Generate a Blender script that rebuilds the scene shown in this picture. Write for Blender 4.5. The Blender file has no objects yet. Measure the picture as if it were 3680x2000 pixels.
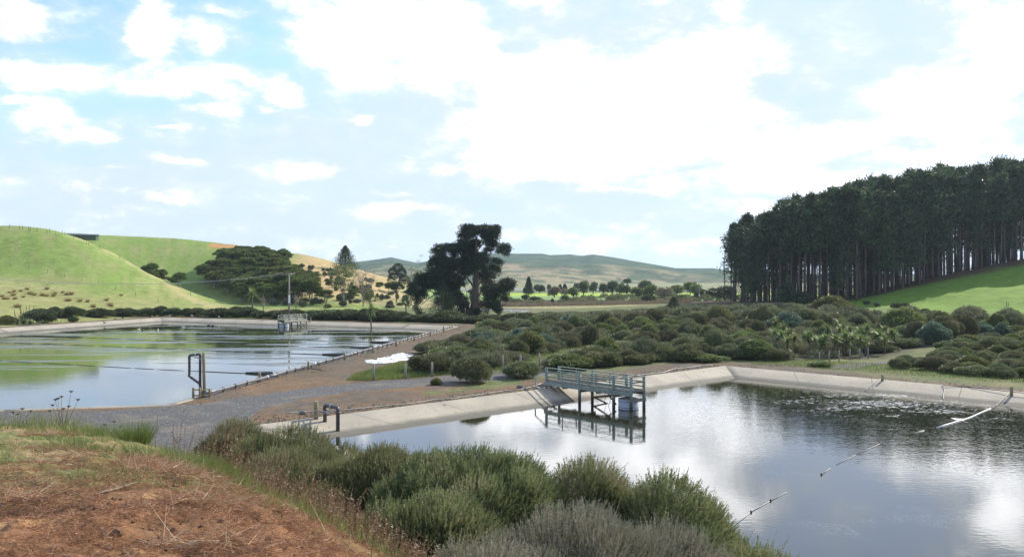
import bpy, math, random
import numpy as np
from mathutils import Vector, Matrix
R = math.radians
rng = np.random.default_rng(7)
random.seed(7)
H, F = 9.55, 3067.0          # eye height above the pond water; focal length in photo pixels
scene = bpy.context.scene
COL = scene.collection

# ---------------------------------------------------------------- camera
cam_d = bpy.data.cameras.new("camera")
cam = bpy.data.objects.new("camera", cam_d); COL.objects.link(cam)
cam.location = (0, 0, H); cam.rotation_euler = (R(90), 0, 0)
cam_d.sensor_width = 36; cam_d.lens = 30.0
cam_d.clip_start = 0.1; cam_d.clip_end = 20000
scene.camera = cam
scene.render.resolution_x = 1024; scene.render.resolution_y = 556

# ---------------------------------------------------------------- light
SUN_AZ, SUN_EL = 46.0, 34.0          # degrees clockwise from +Y, above horizon
sd = bpy.data.lights.new("sun", 'SUN'); so = bpy.data.objects.new("sun", sd); COL.objects.link(so)
sd.energy = 4.9; sd.angle = R(0.53); sd.color = (1.0, 0.93, 0.80)
sv = Vector((math.sin(R(SUN_AZ))*math.cos(R(SUN_EL)), math.cos(R(SUN_AZ))*math.cos(R(SUN_EL)), math.sin(R(SUN_EL))))
so.rotation_euler = sv.to_track_quat('Z', 'Y').to_euler()
scene.view_settings.view_transform = 'Standard'; scene.view_settings.look = 'None'
scene.view_settings.exposure = 0.5; scene.view_settings.gamma = 1.0

class NT:
    """small helper that wires shader nodes"""
    def __init__(s, tree): s.t = tree; tree.nodes.clear()
    def n(s, typ, **kw):
        nd = s.t.nodes.new(typ)
        for k, v in kw.items():
            if k.startswith('i_'): s.set(nd.inputs[k[2:].replace('_', ' ')], v)
            else: setattr(nd, k, v)
        return nd
    def set(s, sock, v):
        if isinstance(v, bpy.types.NodeSocket): s.t.links.new(v, sock)
        elif isinstance(v, bpy.types.Node): s.t.links.new(v.outputs[0], sock)
        else:
            try: sock.default_value = v
            except Exception: sock.default_value = (*v, 1.0)
    def m(s, op, a, b=0.0, c=None, clamp=False):
        nd = s.t.nodes.new('ShaderNodeMath'); nd.operation = op; nd.use_clamp = clamp
        s.set(nd.inputs[0], a); s.set(nd.inputs[1], b)
        if c is not None: s.set(nd.inputs[2], c)
        return nd.outputs[0]
    def v(s, op, a, b=(0, 0, 0)):
        nd = s.t.nodes.new('ShaderNodeVectorMath'); nd.operation = op
        s.set(nd.inputs[0], a); s.set(nd.inputs[1], b)
        return nd.outputs['Value'] if op in ('LENGTH', 'DOT_PRODUCT') else nd.outputs[0]
    def mix(s, f, a, b, mode='MIX'):
        nd = s.t.nodes.new('ShaderNodeMix'); nd.data_type = 'RGBA'; nd.blend_type = mode
        s.set(nd.inputs[0], f); s.set(nd.inputs[6], a); s.set(nd.inputs[7], b)
        return nd.outputs[2]
    def ramp(s, f, lo, hi, a=0.0, b=1.0):
        nd = s.t.nodes.new('ShaderNodeMapRange'); nd.interpolation_type = 'SMOOTHSTEP'
        for k, v in zip(range(5), (f, lo, hi, a, b)): s.set(nd.inputs[k], v)
        return nd.outputs[0]
    def noise(s, vec, scale, detail=4.0, rough=0.55, col=False):
        nd = s.t.nodes.new('ShaderNodeTexNoise')
        if vec is not None: s.set(nd.inputs['Vector'], vec)
        s.set(nd.inputs['Scale'], scale); s.set(nd.inputs['Detail'], detail); s.set(nd.inputs['Roughness'], rough)
        return nd.outputs['Color' if col else 'Fac']

# ---------------------------------------------------------------- sky with clouds
world = bpy.data.worlds.new("World"); scene.world = world; world.use_nodes = True
w = NT(world.node_tree)
sky = w.n('ShaderNodeTexSky'); sky.sky_type = 'NISHITA'; sky.sun_disc = False
sky.sun_elevation = R(SUN_EL); sky.sun_rotation = R(SUN_AZ)
sky.air_density = 1.0; sky.dust_density = 1.3; sky.ozone_density = 1.5; sky.altitude = 20
tc = w.n('ShaderNodeTexCoord'); dirv = w.v('NORMALIZE', tc.outputs['Generated'])
sp = w.n('ShaderNodeSeparateXYZ', i_Vector=dirv)
az = w.m('ARCTAN2', sp.outputs[0], sp.outputs[1]); el = w.m('ARCSINE', sp.outputs[2])
cb = w.n('ShaderNodeCombineXYZ', i_X=az, i_Y=el, i_Z=0.0)
nv = w.v('MULTIPLY', cb.outputs[0], (1.0, 1.9, 1.0))
n1 = w.noise(nv, 5.5, 8.0, 0.58, col=True)
n2 = w.noise(w.v('ADD', nv, (7.3, 2.1, 3.3)), 16.0, 8.0, 0.62)
n3 = w.noise(w.v('ADD', nv, (1.3, 5.1, 9.3)), 3.0, 8.0, 0.60)
n1x = w.m('SUBTRACT', w.noise(nv, 4.0, 6.0, 0.65), 0.35)
wob = w.v('MULTIPLY', w.v('SUBTRACT', n1, (0.5, 0.5, 0.5)), (0.16, 0.075, 0.0))
P = w.v('ADD', cb.outputs[0], wob)
# cloud banks: centre and half-size of each, as azimuth / elevation angles
clouds = [(1330,90,330,230,1),(1560,120,260,260,1),(1640,260,330,140,1),(1950,330,330,220,1),(2300,330,330,200,1),(2480,300,300,230,1),
 (2600,170,250,130,1),(2690,10,90,60,.8),(2620,400,290,80,1),(1950,500,480,120,1),(2500,530,700,110,1),(2050,600,480,75,1),(3050,480,600,85,1),
 (3400,380,330,190,1),(3600,190,220,250,1),(3480,20,120,45,.6),(3450,560,500,40,.8),(2700,640,900,55,.85),(3300,660,700,40,.8),(2300,690,500,30,.5),
 (3000,760,800,50,.75),(2600,860,900,60,.55),(2100,840,500,40,.4),
 (540,100,120,190,.85),(690,110,120,110,.5),(230,235,360,75,.95),(70,60,130,100,.6),(640,300,330,55,.75),(860,270,260,50,.75),(770,385,105,42,.95),(1010,315,110,62,.95),
 (950,385,60,26,.7),(120,365,190,32,.85),(230,440,170,62,.95),(370,520,190,40,.85),(640,595,190,24,.7),(1090,638,105,26,.85),(700,490,50,14,.6),
 (560,712,150,14,.5),(1290,425,60,18,.8),(1400,715,190,18,.45),(1500,765,360,26,.45),(380,625,140,14,.4),(750,150,40,50,.6),(1560,0,200,60,1),(1900,0,160,40,.7),
 (800,0,200,30,.5),(1450,560,90,12,.35),(340,690,160,14,.3)]
dens = None
for cx, cy, rx, ry, s in clouds:
    a0 = math.atan2(cx-1840, F); rr = math.hypot(cx-1840, F); e0 = math.atan2(1000-cy, rr)
    c_ = math.cos(a0)
    d = w.v('LENGTH', w.v('MULTIPLY', w.v('SUBTRACT', P, (a0, e0, 0)), (1/(rx/F*c_*c_*1.08), 1/(ry/F*c_*1.15), 0)))
    b = w.m('MULTIPLY', w.m('SUBTRACT', 1.05, d), s)
    dens = b if dens is None else w.m('MAXIMUM', dens, b)
# broken cloud over the rest of the sky, outside the photographed part
hi = w.ramp(el, 0.32, 0.42)
side = w.ramp(w.m('ABSOLUTE', az), 0.6, 0.75)
outm = w.m('MAXIMUM', hi, side)
gen = w.m('SUBTRACT', w.m('MULTIPLY', n3, 4.0), 2.0)
dens = w.m('MAXIMUM', dens, w.m('MULTIPLY', gen, outm))
dens = w.m('ADD', dens, w.m('MULTIPLY', w.m('SUBTRACT', n2, 0.5), 2.1))
dens = w.m('ADD', dens, w.m('MULTIPLY', w.m('SUBTRACT', n3, 0.5), 0.6))
mask = w.ramp(dens, -0.3, 0.95)
mask = w.m('MULTIPLY', mask, w.ramp(sp.outputs[2], -0.02, 0.03))
body = w.m('MULTIPLY', w.ramp(w.noise(nv, 9.0, 6.0, 0.6), 0.3, 0.75, 0.85, 1.15), w.ramp(dens, 0.1, 1.2, 8.6, 25.0))
mask = w.m('MAXIMUM', mask, w.m('MULTIPLY', w.ramp(w.m('ADD', dens, w.m('MULTIPLY', n1x, 1.6)), -0.3, 1.6), 0.55))
ccol = w.mix(1.0, (1.0, 1.01, 1.03), w.n('ShaderNodeCombineXYZ', i_X=body, i_Y=body, i_Z=body), 'MULTIPLY')
veil = w.m('MULTIPLY', w.m('POWER', w.m('SUBTRACT', 1.0, w.m('MAXIMUM', sp.outputs[2], 0.0)), 9.0), 0.62)
skyc = w.mix(1.0, sky.outputs[0], (1.65, 1.95, 2.35), 'MULTIPLY')
skyc = w.v('MINIMUM', skyc, (5.9, 7.4, 10.6))
base = w.mix(veil, skyc, (6.7, 7.9, 9.2))
colr = w.mix(mask, base, ccol)
bg = w.n('ShaderNodeBackground', i_Color=colr, i_Strength=0.085)
out = w.n('ShaderNodeOutputWorld'); w.t.links.new(bg.outputs[0], out.inputs['Surface'])
world.cycles.sampling_method = 'MANUAL'; world.cycles.sample_map_resolution = 512

scene.cycles.max_bounces = 6; scene.cycles.diffuse_bounces = 3; scene.cycles.glossy_bounces = 3
scene.cycles.transmission_bounces = 3; scene.cycles.transparent_max_bounces = 6
scene.cycles.caustics_reflective = False; scene.cycles.caustics_refractive = False
scene.cycles.use_denoising = True

# ---------------------------------------------------------------- naming, tagging, linking
def tag(o, label=None, cat=None, group=None, kind=None):
    if label: o['label'] = label
    if cat: o['category'] = cat
    if group: o['group'] = group
    if kind: o['kind'] = kind
    return o
def link(name, me, parent=None, loc=None, rz=None, sc=None):
    o = bpy.data.objects.new(name, me); COL.objects.link(o)
    if parent is not None: o.parent = parent
    if loc is not None: o.location = [float(a) for a in loc]
    if rz is not None: o.rotation_euler = (0, 0, float(rz))
    if sc is not None: o.scale = tuple(float(a) for a in sc) if hasattr(sc, '__len__') else (float(sc),)*3
    return o
def empty(name, loc=(0, 0, 0), rz=0.0, sc=1.0):
    return link(name, None, None, loc, rz, sc)
def copy_tree(o, parent=None):
    c = o.copy(); COL.objects.link(c)
    if parent is not None: c.parent = parent
    for ch in list(o.children): copy_tree(ch, c)
    return c

# ---------------------------------------------------------------- geometry helpers
def np_mesh(name, V, faces, mats, tint=None, smooth=False, fmat=None):
    """V (n,3); faces = list of int arrays (m,k)"""
    me = bpy.data.meshes.new(name)
    V = np.ascontiguousarray(V, dtype=np.float32)
    me.vertices.add(len(V)); me.vertices.foreach_set('co', V.ravel())
    idx = np.concatenate([f.ravel() for f in faces]).astype(np.int32)
    cnt = np.concatenate([np.full(len(f), f.shape[1]) for f in faces]).astype(np.int32)
    me.loops.add(len(idx)); me.loops.foreach_set('vertex_index', idx)
    me.polygons.add(len(cnt)); st = np.zeros(len(cnt), np.int32); st[1:] = np.cumsum(cnt)[:-1]
    me.polygons.foreach_set('loop_start', st); me.polygons.foreach_set('loop_total', cnt)
    if smooth: me.polygons.foreach_set('use_smooth', np.ones(len(cnt), bool))
    for m in (mats if isinstance(mats, (list, tuple)) else [mats]): me.materials.append(m)
    if fmat is not None: me.polygons.foreach_set('material_index', fmat.astype(np.int32))
    if tint is not None:
        if tint.ndim == 1:
            a = me.attributes.new('tint', 'FLOAT', 'POINT'); a.data.foreach_set('value', tint.astype(np.float32))
        else:
            a = me.attributes.new('surf', 'FLOAT_COLOR', 'POINT')
            c = np.ones((len(V), 4), np.float32); c[:, :tint.shape[1]] = tint
            a.data.foreach_set('color', c.ravel())
    me.update(); me.validate()
    return me

class MB:
    """collects boxes, tubes and cylinders; build() links them as one mesh object"""
    def __init__(s): s.V = []; s.F = []
    def add(s, vs, fs):
        b = len(s.V); s.V += [tuple(v) for v in vs]; s.F += [tuple(i+b for i in f) for f in fs]
    def bar(s, a, b, wdt, hgt, up=(0, 0, 1)):
        a, b = Vector(a), Vector(b); d = (b-a).normalized(); u = Vector(up)
        if abs(d.dot(u)) > .98: u = Vector((1, 0, 0))
        sd_ = d.cross(u).normalized(); u = sd_.cross(d).normalized()
        c = min(wdt, hgt)*.08; prof = []
        for sx, sy in ((-1, -1), (1, -1), (1, 1), (-1, 1)):
            prof += [(sx*(wdt/2), sy*(hgt/2-c)), (sx*(wdt/2-c), sy*(hgt/2))] if sx*sy > 0 else [(sx*(wdt/2-c), sy*(hgt/2)), (sx*(wdt/2), sy*(hgt/2-c))]
        vs = [p + sd_*x + u*y for p in (a, b) for x, y in prof]; n = 8
        fs = [(i, (i+1) % n, n+(i+1) % n, n+i) for i in range(n)] + [tuple(range(n))[::-1], tuple(range(n, 2*n))]
        s.add(vs, fs); return s
    def tube(s, pts, r, seg=10, cap=True):
        pts = [Vector(p) for p in pts]; rs = r if hasattr(r, '__len__') else [r]*len(pts)
        vs = []; fs = []; pu = None
        for i, p in enumerate(pts):
            d = (pts[min(i+1, len(pts)-1)] - pts[max(i-1, 0)]).normalized()
            u = pu if pu is not None else (Vector((0, 0, 1)) if abs(d.z) < .9 else Vector((1, 0, 0)))
            sd_ = d.cross(u)
            if sd_.length < 1e-4: sd_ = d.cross(Vector((0.3, 1, 0.1)))
            sd_.normalize(); u = sd_.cross(d).normalized(); pu = u
            for k in range(seg):
                a = 2*math.pi*k/seg; vs.append(p + (sd_*math.cos(a)+u*math.sin(a))*rs[i])
        for i in range(len(pts)-1):
            for k in range(seg): fs.append((i*seg+k, i*seg+(k+1) % seg, (i+1)*seg+(k+1) % seg, (i+1)*seg+k))
        if cap: fs += [tuple(range(seg))[::-1], tuple(range((len(pts)-1)*seg, len(pts)*seg))]
        s.add(vs, fs); return s
    def post(s, x, y, z0, z1, r, seg=12, lean=(0, 0)):
        c = r*.12
        return s.tube([(x, y, z0), (x+lean[0]*.97, y+lean[1]*.97, z1-c), (x+lean[0], y+lean[1], z1)], [r*1.02, r*.97, r*.86], seg)
    def mesh(s, name, mat, smooth=False):
        me = bpy.data.meshes.new(name); me.from_pydata(s.V, [], s.F)
        me.materials.append(mat)
        if smooth: me.polygons.foreach_set('use_smooth', [len(f) == 4 for f in s.F])
        me.update(); return me
    def build(s, name, mat, parent=None, smooth=False, loc=None):
        return link(name, s.mesh(name, mat, smooth), parent, loc)

# value noise in numpy
_perm = rng.random((256, 256))
def vnoise(x, y):
    xi = np.floor(x).astype(int); yi = np.floor(y).astype(int); fx = x-xi; fy = y-yi
    fx = fx*fx*(3-2*fx); fy = fy*fy*(3-2*fy)
    a = _perm[xi % 256, yi % 256]; b = _perm[(xi+1) % 256, yi % 256]; c = _perm[xi % 256, (yi+1) % 256]; d = _perm[(xi+1) % 256, (yi+1) % 256]
    return (a*(1-fx)+b*fx)*(1-fy)+(c*(1-fx)+d*fx)*fy - .5
def fbm(x, y, s, o=4, g=.5):
    z = 0; a = 1.0
    for i in range(o): z = z + a*vnoise(x/s+17*i, y/s+31*i); s = s/2.03; a *= g
    return z
def sstep(a, b, x): t = np.clip((x-a)/(b-a), 0, 1); return t*t*(3-2*t)

def poly_sdf(px, py, poly):
    """signed distance, negative inside"""
    d = np.full(px.shape, 1e9); ins = np.zeros(px.shape, bool); n = len(poly)
    for i in range(n):
        ax, ay = poly[i]; bx, by = poly[(i+1) % n]; ex, ey = bx-ax, by-ay
        t = np.clip(((px-ax)*ex+(py-ay)*ey)/(ex*ex+ey*ey), 0, 1)
        d = np.minimum(d, np.hypot(px-ax-t*ex, py-ay-t*ey))
        c = ((ay > py) != (by > py)) & (px < (bx-ax)*(py-ay)/((by-ay)+1e-12)+ax); ins ^= c
    return np.where(ins, -d, d)
def line_dist(px, py, pts):
    d = np.full(px.shape, 1e9)
    for (ax, ay), (bx, by) in zip(pts[:-1], pts[1:]):
        ex, ey = bx-ax, by-ay; t = np.clip(((px-ax)*ex+(py-ay)*ey)/(ex*ex+ey*ey), 0, 1)
        d = np.minimum(d, np.hypot(px-ax-t*ex, py-ay-t*ey))
    return d
def inset(poly, wd):
    """offset every edge inward by wd (works for either winding)"""
    n = len(poly); A = sum(poly[i][0]*poly[(i+1) % n][1]-poly[(i+1) % n][0]*poly[i][1] for i in range(n)); sg = 1 if A > 0 else -1
    L = []
    for i in range(n):
        (ax, ay), (bx, by) = poly[i], poly[(i+1) % n]; l = math.hypot(bx-ax, by-ay); dx, dy = (bx-ax)/l, (by-ay)/l
        L.append((ax-dy*wd*sg, ay+dx*wd*sg, dx, dy))
    o = []
    for i in range(n):
        x1, y1, dx1, dy1 = L[i-1]; x2, y2, dx2, dy2 = L[i]; det = dx1*(-dy2)+dx2*dy1
        t = ((x2-x1)*(-dy2)+dx2*(y2-y1))/det; o.append((x1+dx1*t, y1+dy1*t))
    return o

# ---------------------------------------------------------------- materials
def mat(name): m = bpy.data.materials.new(name); m.use_nodes = True; return m, NT(m.node_tree)
def finish(k, surf): o = k.n('ShaderNodeOutputMaterial'); k.t.links.new(surf, o.inputs['Surface'])
def solid(name, c1, c2, scale=6.0, rough=.8, bump=.3, metal=0.0, detail=5, stretch=(1, 1, 1), bd=.02, c3=None, s3=40.0):
    m, k = mat(name); tcn = k.n('ShaderNodeTexCoord'); v = k.v('MULTIPLY', tcn.outputs['Object'], stretch)
    f = k.noise(v, scale, detail, .6); f2 = k.ramp(f, .35, .65)
    c = k.mix(f2, c1, c2)
    if c3: c = k.mix(k.ramp(k.noise(v, s3, 3, .6), .55, .7), c, c3)
    bs = k.n('ShaderNodeBsdfPrincipled', i_Base_Color=c, i_Roughness=rough, i_Metallic=metal)
    if bump: bp = k.n('ShaderNodeBump', i_Strength=bump, i_Distance=bd, i_Height=k.noise(v, scale*3, 5, .6)); k.t.links.new(bp.outputs[0], bs.inputs['Normal'])
    finish(k, bs.outputs[0]); return m
def leafmat(name, ca, cb, cc=None, trans=.3, var=.12, rough=.55):
    """leaf colour varies leaf by leaf and plant by plant"""
    m, k = mat(name); at = k.n('ShaderNodeAttribute'); at.attribute_name = 'tint'
    oi = k.n('ShaderNodeObjectInfo')
    c = k.mix(at.outputs['Fac'], ca, cb)
    if cc: c = k.mix(k.ramp(at.outputs['Fac'], .86, .97), c, cc)
    hs = k.n('ShaderNodeHueSaturation', i_Color=c)
    k.set(hs.inputs['Hue'], k.m('ADD', k.m('MULTIPLY', oi.outputs['Random'], .05), .475))
    k.set(hs.inputs['Value'], k.m('ADD', k.m('MULTIPLY', oi.outputs['Random'], var*2), 1-var))
    bs = k.n('ShaderNodeBsdfPrincipled', i_Base_Color=hs.outputs[0], i_Roughness=rough); bs.inputs['Specular IOR Level'].default_value = .3
    tr = k.n('ShaderNodeBsdfTranslucent', i_Color=hs.outputs[0]); mx = k.n('ShaderNodeMixShader', i_Fac=trans)
    k.t.links.new(bs.outputs[0], mx.inputs[1]); k.t.links.new(tr.outputs[0], mx.inputs[2]); finish(k, mx.outputs[0]); return m

M = {}
M['concrete'] = None
def concrete(name, c1, c2, c3, stain):
    m, k = mat(name); g = k.n('ShaderNodeNewGeometry'); p = g.outputs['Position']
    c = k.mix(k.ramp(k.noise(p, .35, 6, .6), .35, .65), c1, c2)
    c = k.mix(k.ramp(k.noise(p, 5.0, 6, .7), .52, .70, 0, .75), c, c3)
    spots = k.ramp(k.noise(p, 2.6, 2, .4), .72, .76, 0, .8); c = k.mix(spots, c, (.05, .045, .035))
    at = k.n('ShaderNodeAttribute'); at.attribute_name = 'tint'       # 1 where the pour joints run
    jn = k.ramp(at.outputs['Fac'], .35, .9, 0, .75); c = k.mix(jn, c, (.09, .08, .07))
    sz = k.n('ShaderNodeSeparateXYZ', i_Vector=p).outputs[2]
    wet = k.ramp(k.m('ADD', sz, k.m('MULTIPLY', k.noise(p, 1.2, 4, .6), .1)), .14, .32, 1, 0); c = k.mix(k.m('MULTIPLY', wet, .8), c, stain)
    bs = k.n('ShaderNodeBsdfPrincipled', i_Base_Color=c, i_Roughness=.85)
    bp = k.n('ShaderNodeBump', i_Strength=.4, i_Distance=.02, i_Height=k.noise(p, 14, 5, .6)); k.t.links.new(bp.outputs[0], bs.inputs['Normal'])
    finish(k, bs.outputs[0]); return m
M['concrete'] = concrete('concrete_lining', (.37, .325, .25), (.29, .26, .205), (.18, .155, .12), (.075, .07, .055))
M['concrete_new'] = solid('smooth_concrete', (.33, .33, .32), (.26, .26, .25), 3, .8, .2)
M['tank'] = solid('pale_blue_grey_concrete', (.42, .46, .55), (.34, .38, .46), 2.5, .7, .15)
M['green_timber'] = solid('weathered_green_timber', (.26, .31, .27), (.165, .215, .185), 4, .85, .4, stretch=(1, 1, .3), c3=(.30, .29, .25), s3=14)
M['white_timber'] = solid('peeling_pale_timber', (.46, .46, .38), (.36, .37, .31), 4, .85, .3, c3=(.15, .15, .12), s3=14)
M['grey_timber'] = solid('weathered_grey_timber', (.27, .25, .21), (.17, .155, .13), 7, .9, .5, stretch=(1, 1, .3), c3=(.08, .075, .06), s3=20)
M['wet_timber'] = solid('wet_dark_timber', (.035, .04, .035), (.06, .06, .045), 7, .5, .3)
M['round_post'] = solid('tanalised_post_wood', (.33, .27, .16), (.22, .19, .11), 6, .9, .4, stretch=(1, 1, .15), c3=(.13, .15, .06), s3=9)
M['grey_post'] = solid('grey_post_wood', (.33, .31, .27), (.22, .21, .18), 6, .9, .4, stretch=(1, 1, .15))
M['pipe'] = solid('dark_brown_plastic_pipe', (.055, .045, .05), (.075, .062, .066), 5, .35, .05)
M['pipe_grey'] = solid('grey_plastic_pipe', (.10, .10, .11), (.14, .135, .14), 5, .4, .05)
M['steel'] = solid('galvanised_steel', (.40, .41, .43), (.30, .31, .33), 9, .45, .05, metal=.6)
M['black_rubber'] = solid('black_rubber', (.012, .012, .013), (.02, .02, .02), 5, .5, .1)
M['white_plastic'] = solid('white_plastic', (.78, .78, .76), (.62, .62, .60), 6, .5, .1)
M['dirty_rope'] = solid('dirty_white_rope', (.50, .48, .42), (.36, .34, .29), 9, .8, .2)
M['bark'] = solid('grey_brown_bark', (.15, .115, .09), (.09, .07, .055), 2.2, .95, .6, stretch=(1, 1, .2), bd=.1)
M['pine_bark'] = solid('pine_bark', (.13, .10, .092), (.075, .058, .052), 1.5, .95, .5, stretch=(1, 1, .2), bd=.1)
M['pale_bark'] = solid('pale_bark', (.34, .30, .25), (.22, .19, .16), 2, .9, .4, bd=.05)
M['rock'] = solid('dark_basalt_stone', (.17, .155, .14), (.09, .085, .08), 7, .9, .5)
M['feather_dark'] = solid('dark_feathers', (.03, .025, .02), (.05, .045, .04), 9, .7, .1)
M['feather_pale'] = solid('white_feathers', (.70, .68, .63), (.5, .48, .44), 9, .7, .1)
M['roof_green'] = solid('dark_green_roof_iron', (.03, .05, .045), (.045, .07, .06), .6, .5, .1)
M['clod'] = solid('earth_clod', (.19, .09, .045), (.09, .05, .03), 30, .95, .5, c3=(.3, .2, .12), s3=60)
M['stick'] = solid('dead_stick_wood', (.19, .13, .09), (.13, .09, .06), 20, .9, .4)
M['manuka'] = leafmat('manuka_leaves', (.100, .120, .048), (.28, .29, .125), (.33, .26, .17), .3)
M['manuka_grey'] = leafmat('grey_manuka_leaves', (.17, .165, .11), (.29, .275, .195), (.38, .32, .25), .25)
M['bush'] = leafmat('scrub_leaves', (.100, .120, .054), (.235, .240, .115), (.28, .23, .15), .25, .30)
M['fine'] = leafmat('feathery_scrub_leaves', (.115, .130, .068), (.24, .24, .135), (.26, .21, .13), .25, .2)
M['bush_blue'] = leafmat('silvery_scrub_leaves', (.095, .145, .095), (.20, .26, .18), (.30, .33, .26), .25, .15)
M['bush_bright'] = leafmat('bright_scrub_leaves', (.10, .13, .045), (.20, .225, .085), None, .35, .15)
M['hedge'] = leafmat('hedge_leaves', (.060, .080, .034), (.14, .165, .072), (.16, .14, .09), .2, .15)
M['pine'] = leafmat('pine_needles', (.022, .044, .024), (.13, .18, .075), (.19, .24, .10), .2, .2)
M['macro'] = leafmat('macrocarpa_sprays', (.014, .034, .016), (.036, .064, .026), (.05, .09, .035), .15, .05)
M['kanuka'] = leafmat('kanuka_leaves', (.055, .085, .020), (.20, .235, .060), (.27, .29, .10), .25, .2)
M['willow'] = leafmat('willow_leaves', (.12, .17, .05), (.20, .25, .09), None, .35, .15)
M['tan'] = leafmat('tan_twigs', (.25, .21, .13), (.32, .28, .19), None, .2, .15)
M['cabbage'] = leafmat('cabbage_tree_leaves', (.10, .16, .045), (.27, .33, .09), (.40, .34, .12), .3, .15)
M['flax'] = leafmat('flax_leaves', (.06, .095, .035), (.12, .17, .06), (.22, .2, .09), .25, .1)
M['grass'] = leafmat('grass_blades', (.12, .17, .04), (.30, .29, .10), (.42, .34, .18), .3, .05)
M['straw'] = leafmat('dry_straw', (.27, .13, .06), (.38, .22, .115), (.50, .39, .25), .2, .05)
M['weed'] = leafmat('dry_weeds', (.16, .085, .05), (.26, .17, .09), (.45, .36, .24), .25, .05)
M['rush'] = leafmat('brown_rushes', (.22, .14, .06), (.33, .23, .11), None, .2, .1)

# ================================================================ THE LAND
ZB = 0.72                                   # top of the pond banks above the water
R_POND = [(-16, 50.7), (21.5, 86.1), (62, 42), (24.5, 7)]
L_POND = [(-23.8, 59.6), (-10, 157.5), (-19.4, 164), (-79, 193), (-91, 151), (-103.4, 109), (-116, 62), (-34, 57.2)]
LAGOON = [(-12, 276), (30, 272), (44, 262), (34, 246), (-2, 240), (-16, 256)]
MOUND = [(-60, 21), (-20, 19.5), (-11.4, 19), (-9.6, 18.7), (-7.2, 17), (-4.7, 13), (-2.7, 10), (-1.15, 6.5), (-1.0, 5), (-.95, 3), (-.9, 0), (-.5, -12), (-60, -12)]
EARTH_STRIP = [(-17, 66), (-12, 96), (-6, 130), (-5, 160)]
def ctl(px, py, D): return ((px-1840)/F*D, D, H-(py-1000)*D/F)
CT = [ctl(*p) for p in [(-600,760,300),(0,810,300),(243,833,298),(430,920,285),(570,1000,270),(700,1075,255),(820,1116,240),
 (0,900,262),(0,1000,230),(0,1090,190),(0,1160,163),(300,900,268),(300,1000,238),(300,1100,205),(570,1100,225),(-400,1000,215),(-400,1110,160),(-600,900,255),(570,1060,245),
 (343,843,430),(714,864,430),(930,893,420),(1186,936,400),(1300,985,390),(1430,1022,380),(1500,1060,370),
 (500,960,360),(800,960,350),(1000,1000,325),(1000,1062,285),(1200,1060,290),(1200,1000,340),(1350,1080,300),(1400,1110,256),(1100,1108,245),(950,1105,250),
 (2640,1090,225),(2800,1088,222),(3050,1075,222),(3250,1030,228),(3450,978,235),(3680,935,240),(3900,895,245),(4300,860,250),
 (3680,1050,195),(3680,1160,152),(3400,1080,195),(3400,1150,160),(3150,1110,190),(3600,1197,115),(3800,1210,112),(3680,1280,88),(3300,1200,132),(3900,1100,170),(2950,1150,165),(3680,1000,215),(3200,1250,104)]]
def hid(px, D, z): return ((px-1840)/F*D, D, z)
CT += [hid(243,340,20),hid(430,330,12),hid(570,312,6),hid(700,292,2.6),hid(820,270,1.4),hid(343,560,24),hid(930,540,14),hid(1300,500,2),hid(0,450,26),hid(-600,450,28),hid(-300,600,15),
 hid(1840,200,.5),hid(1840,300,.2),hid(1840,450,.2),hid(1600,600,.2),hid(2400,600,.2),hid(2300,300,.5),hid(2600,320,1.4),hid(2600,450,.5),hid(1650,330,.3),hid(1500,300,.5),hid(1600,240,.4),
 hid(3050,262,3.5),hid(3250,268,6.5),hid(3450,275,10),hid(3680,280,13),hid(4200,290,16),hid(3050,330,1),hid(3450,350,3),hid(3900,350,5),hid(2640,262,2.4),hid(2200,150,.6),hid(2600,150,.8),hid(2200,200,.7),hid(3500,600,.5),hid(4300,600,1),
 hid(4300,120,2.5),hid(4300,180,6)]
CT += [(x, y, .45) for x, y in [(-24,100),(-14,140),(-60,190),(-85,188),(-98,150),(-108,115),(-10,120),(0,100),(20,95),(25,120),(35,100),(45,70),(60,50),(80,60),(-60,100),(-60,140),(0,60),(-40,40),(-125,70),(40,20),(0,30),(75,35),(50,80)]]
CT = np.array(CT)
def _phi(r2): return np.where(r2 > 1e-6, .5*r2*np.log(np.maximum(r2, 1e-6)), 0)
_S = 100.0
_A = CT[:, :2]/_S; _n = len(_A)
_K = _phi(((_A[:, None]-_A[None])**2).sum(-1)) + np.eye(_n)*1e-3
_Pm = np.hstack([np.ones((_n, 1)), _A])
_sol = np.linalg.solve(np.block([[_K, _Pm], [_Pm.T, np.zeros((3, 3))]]), np.concatenate([CT[:, 2], np.zeros(3)]))
def tps(x, y):
    x = x/_S; y = y/_S; z = _sol[_n]+_sol[_n+1]*x+_sol[_n+2]*y
    for i in range(_n): z = z+_sol[i]*_phi((x-_A[i, 0])**2+(y-_A[i, 1])**2)
    return z
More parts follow.
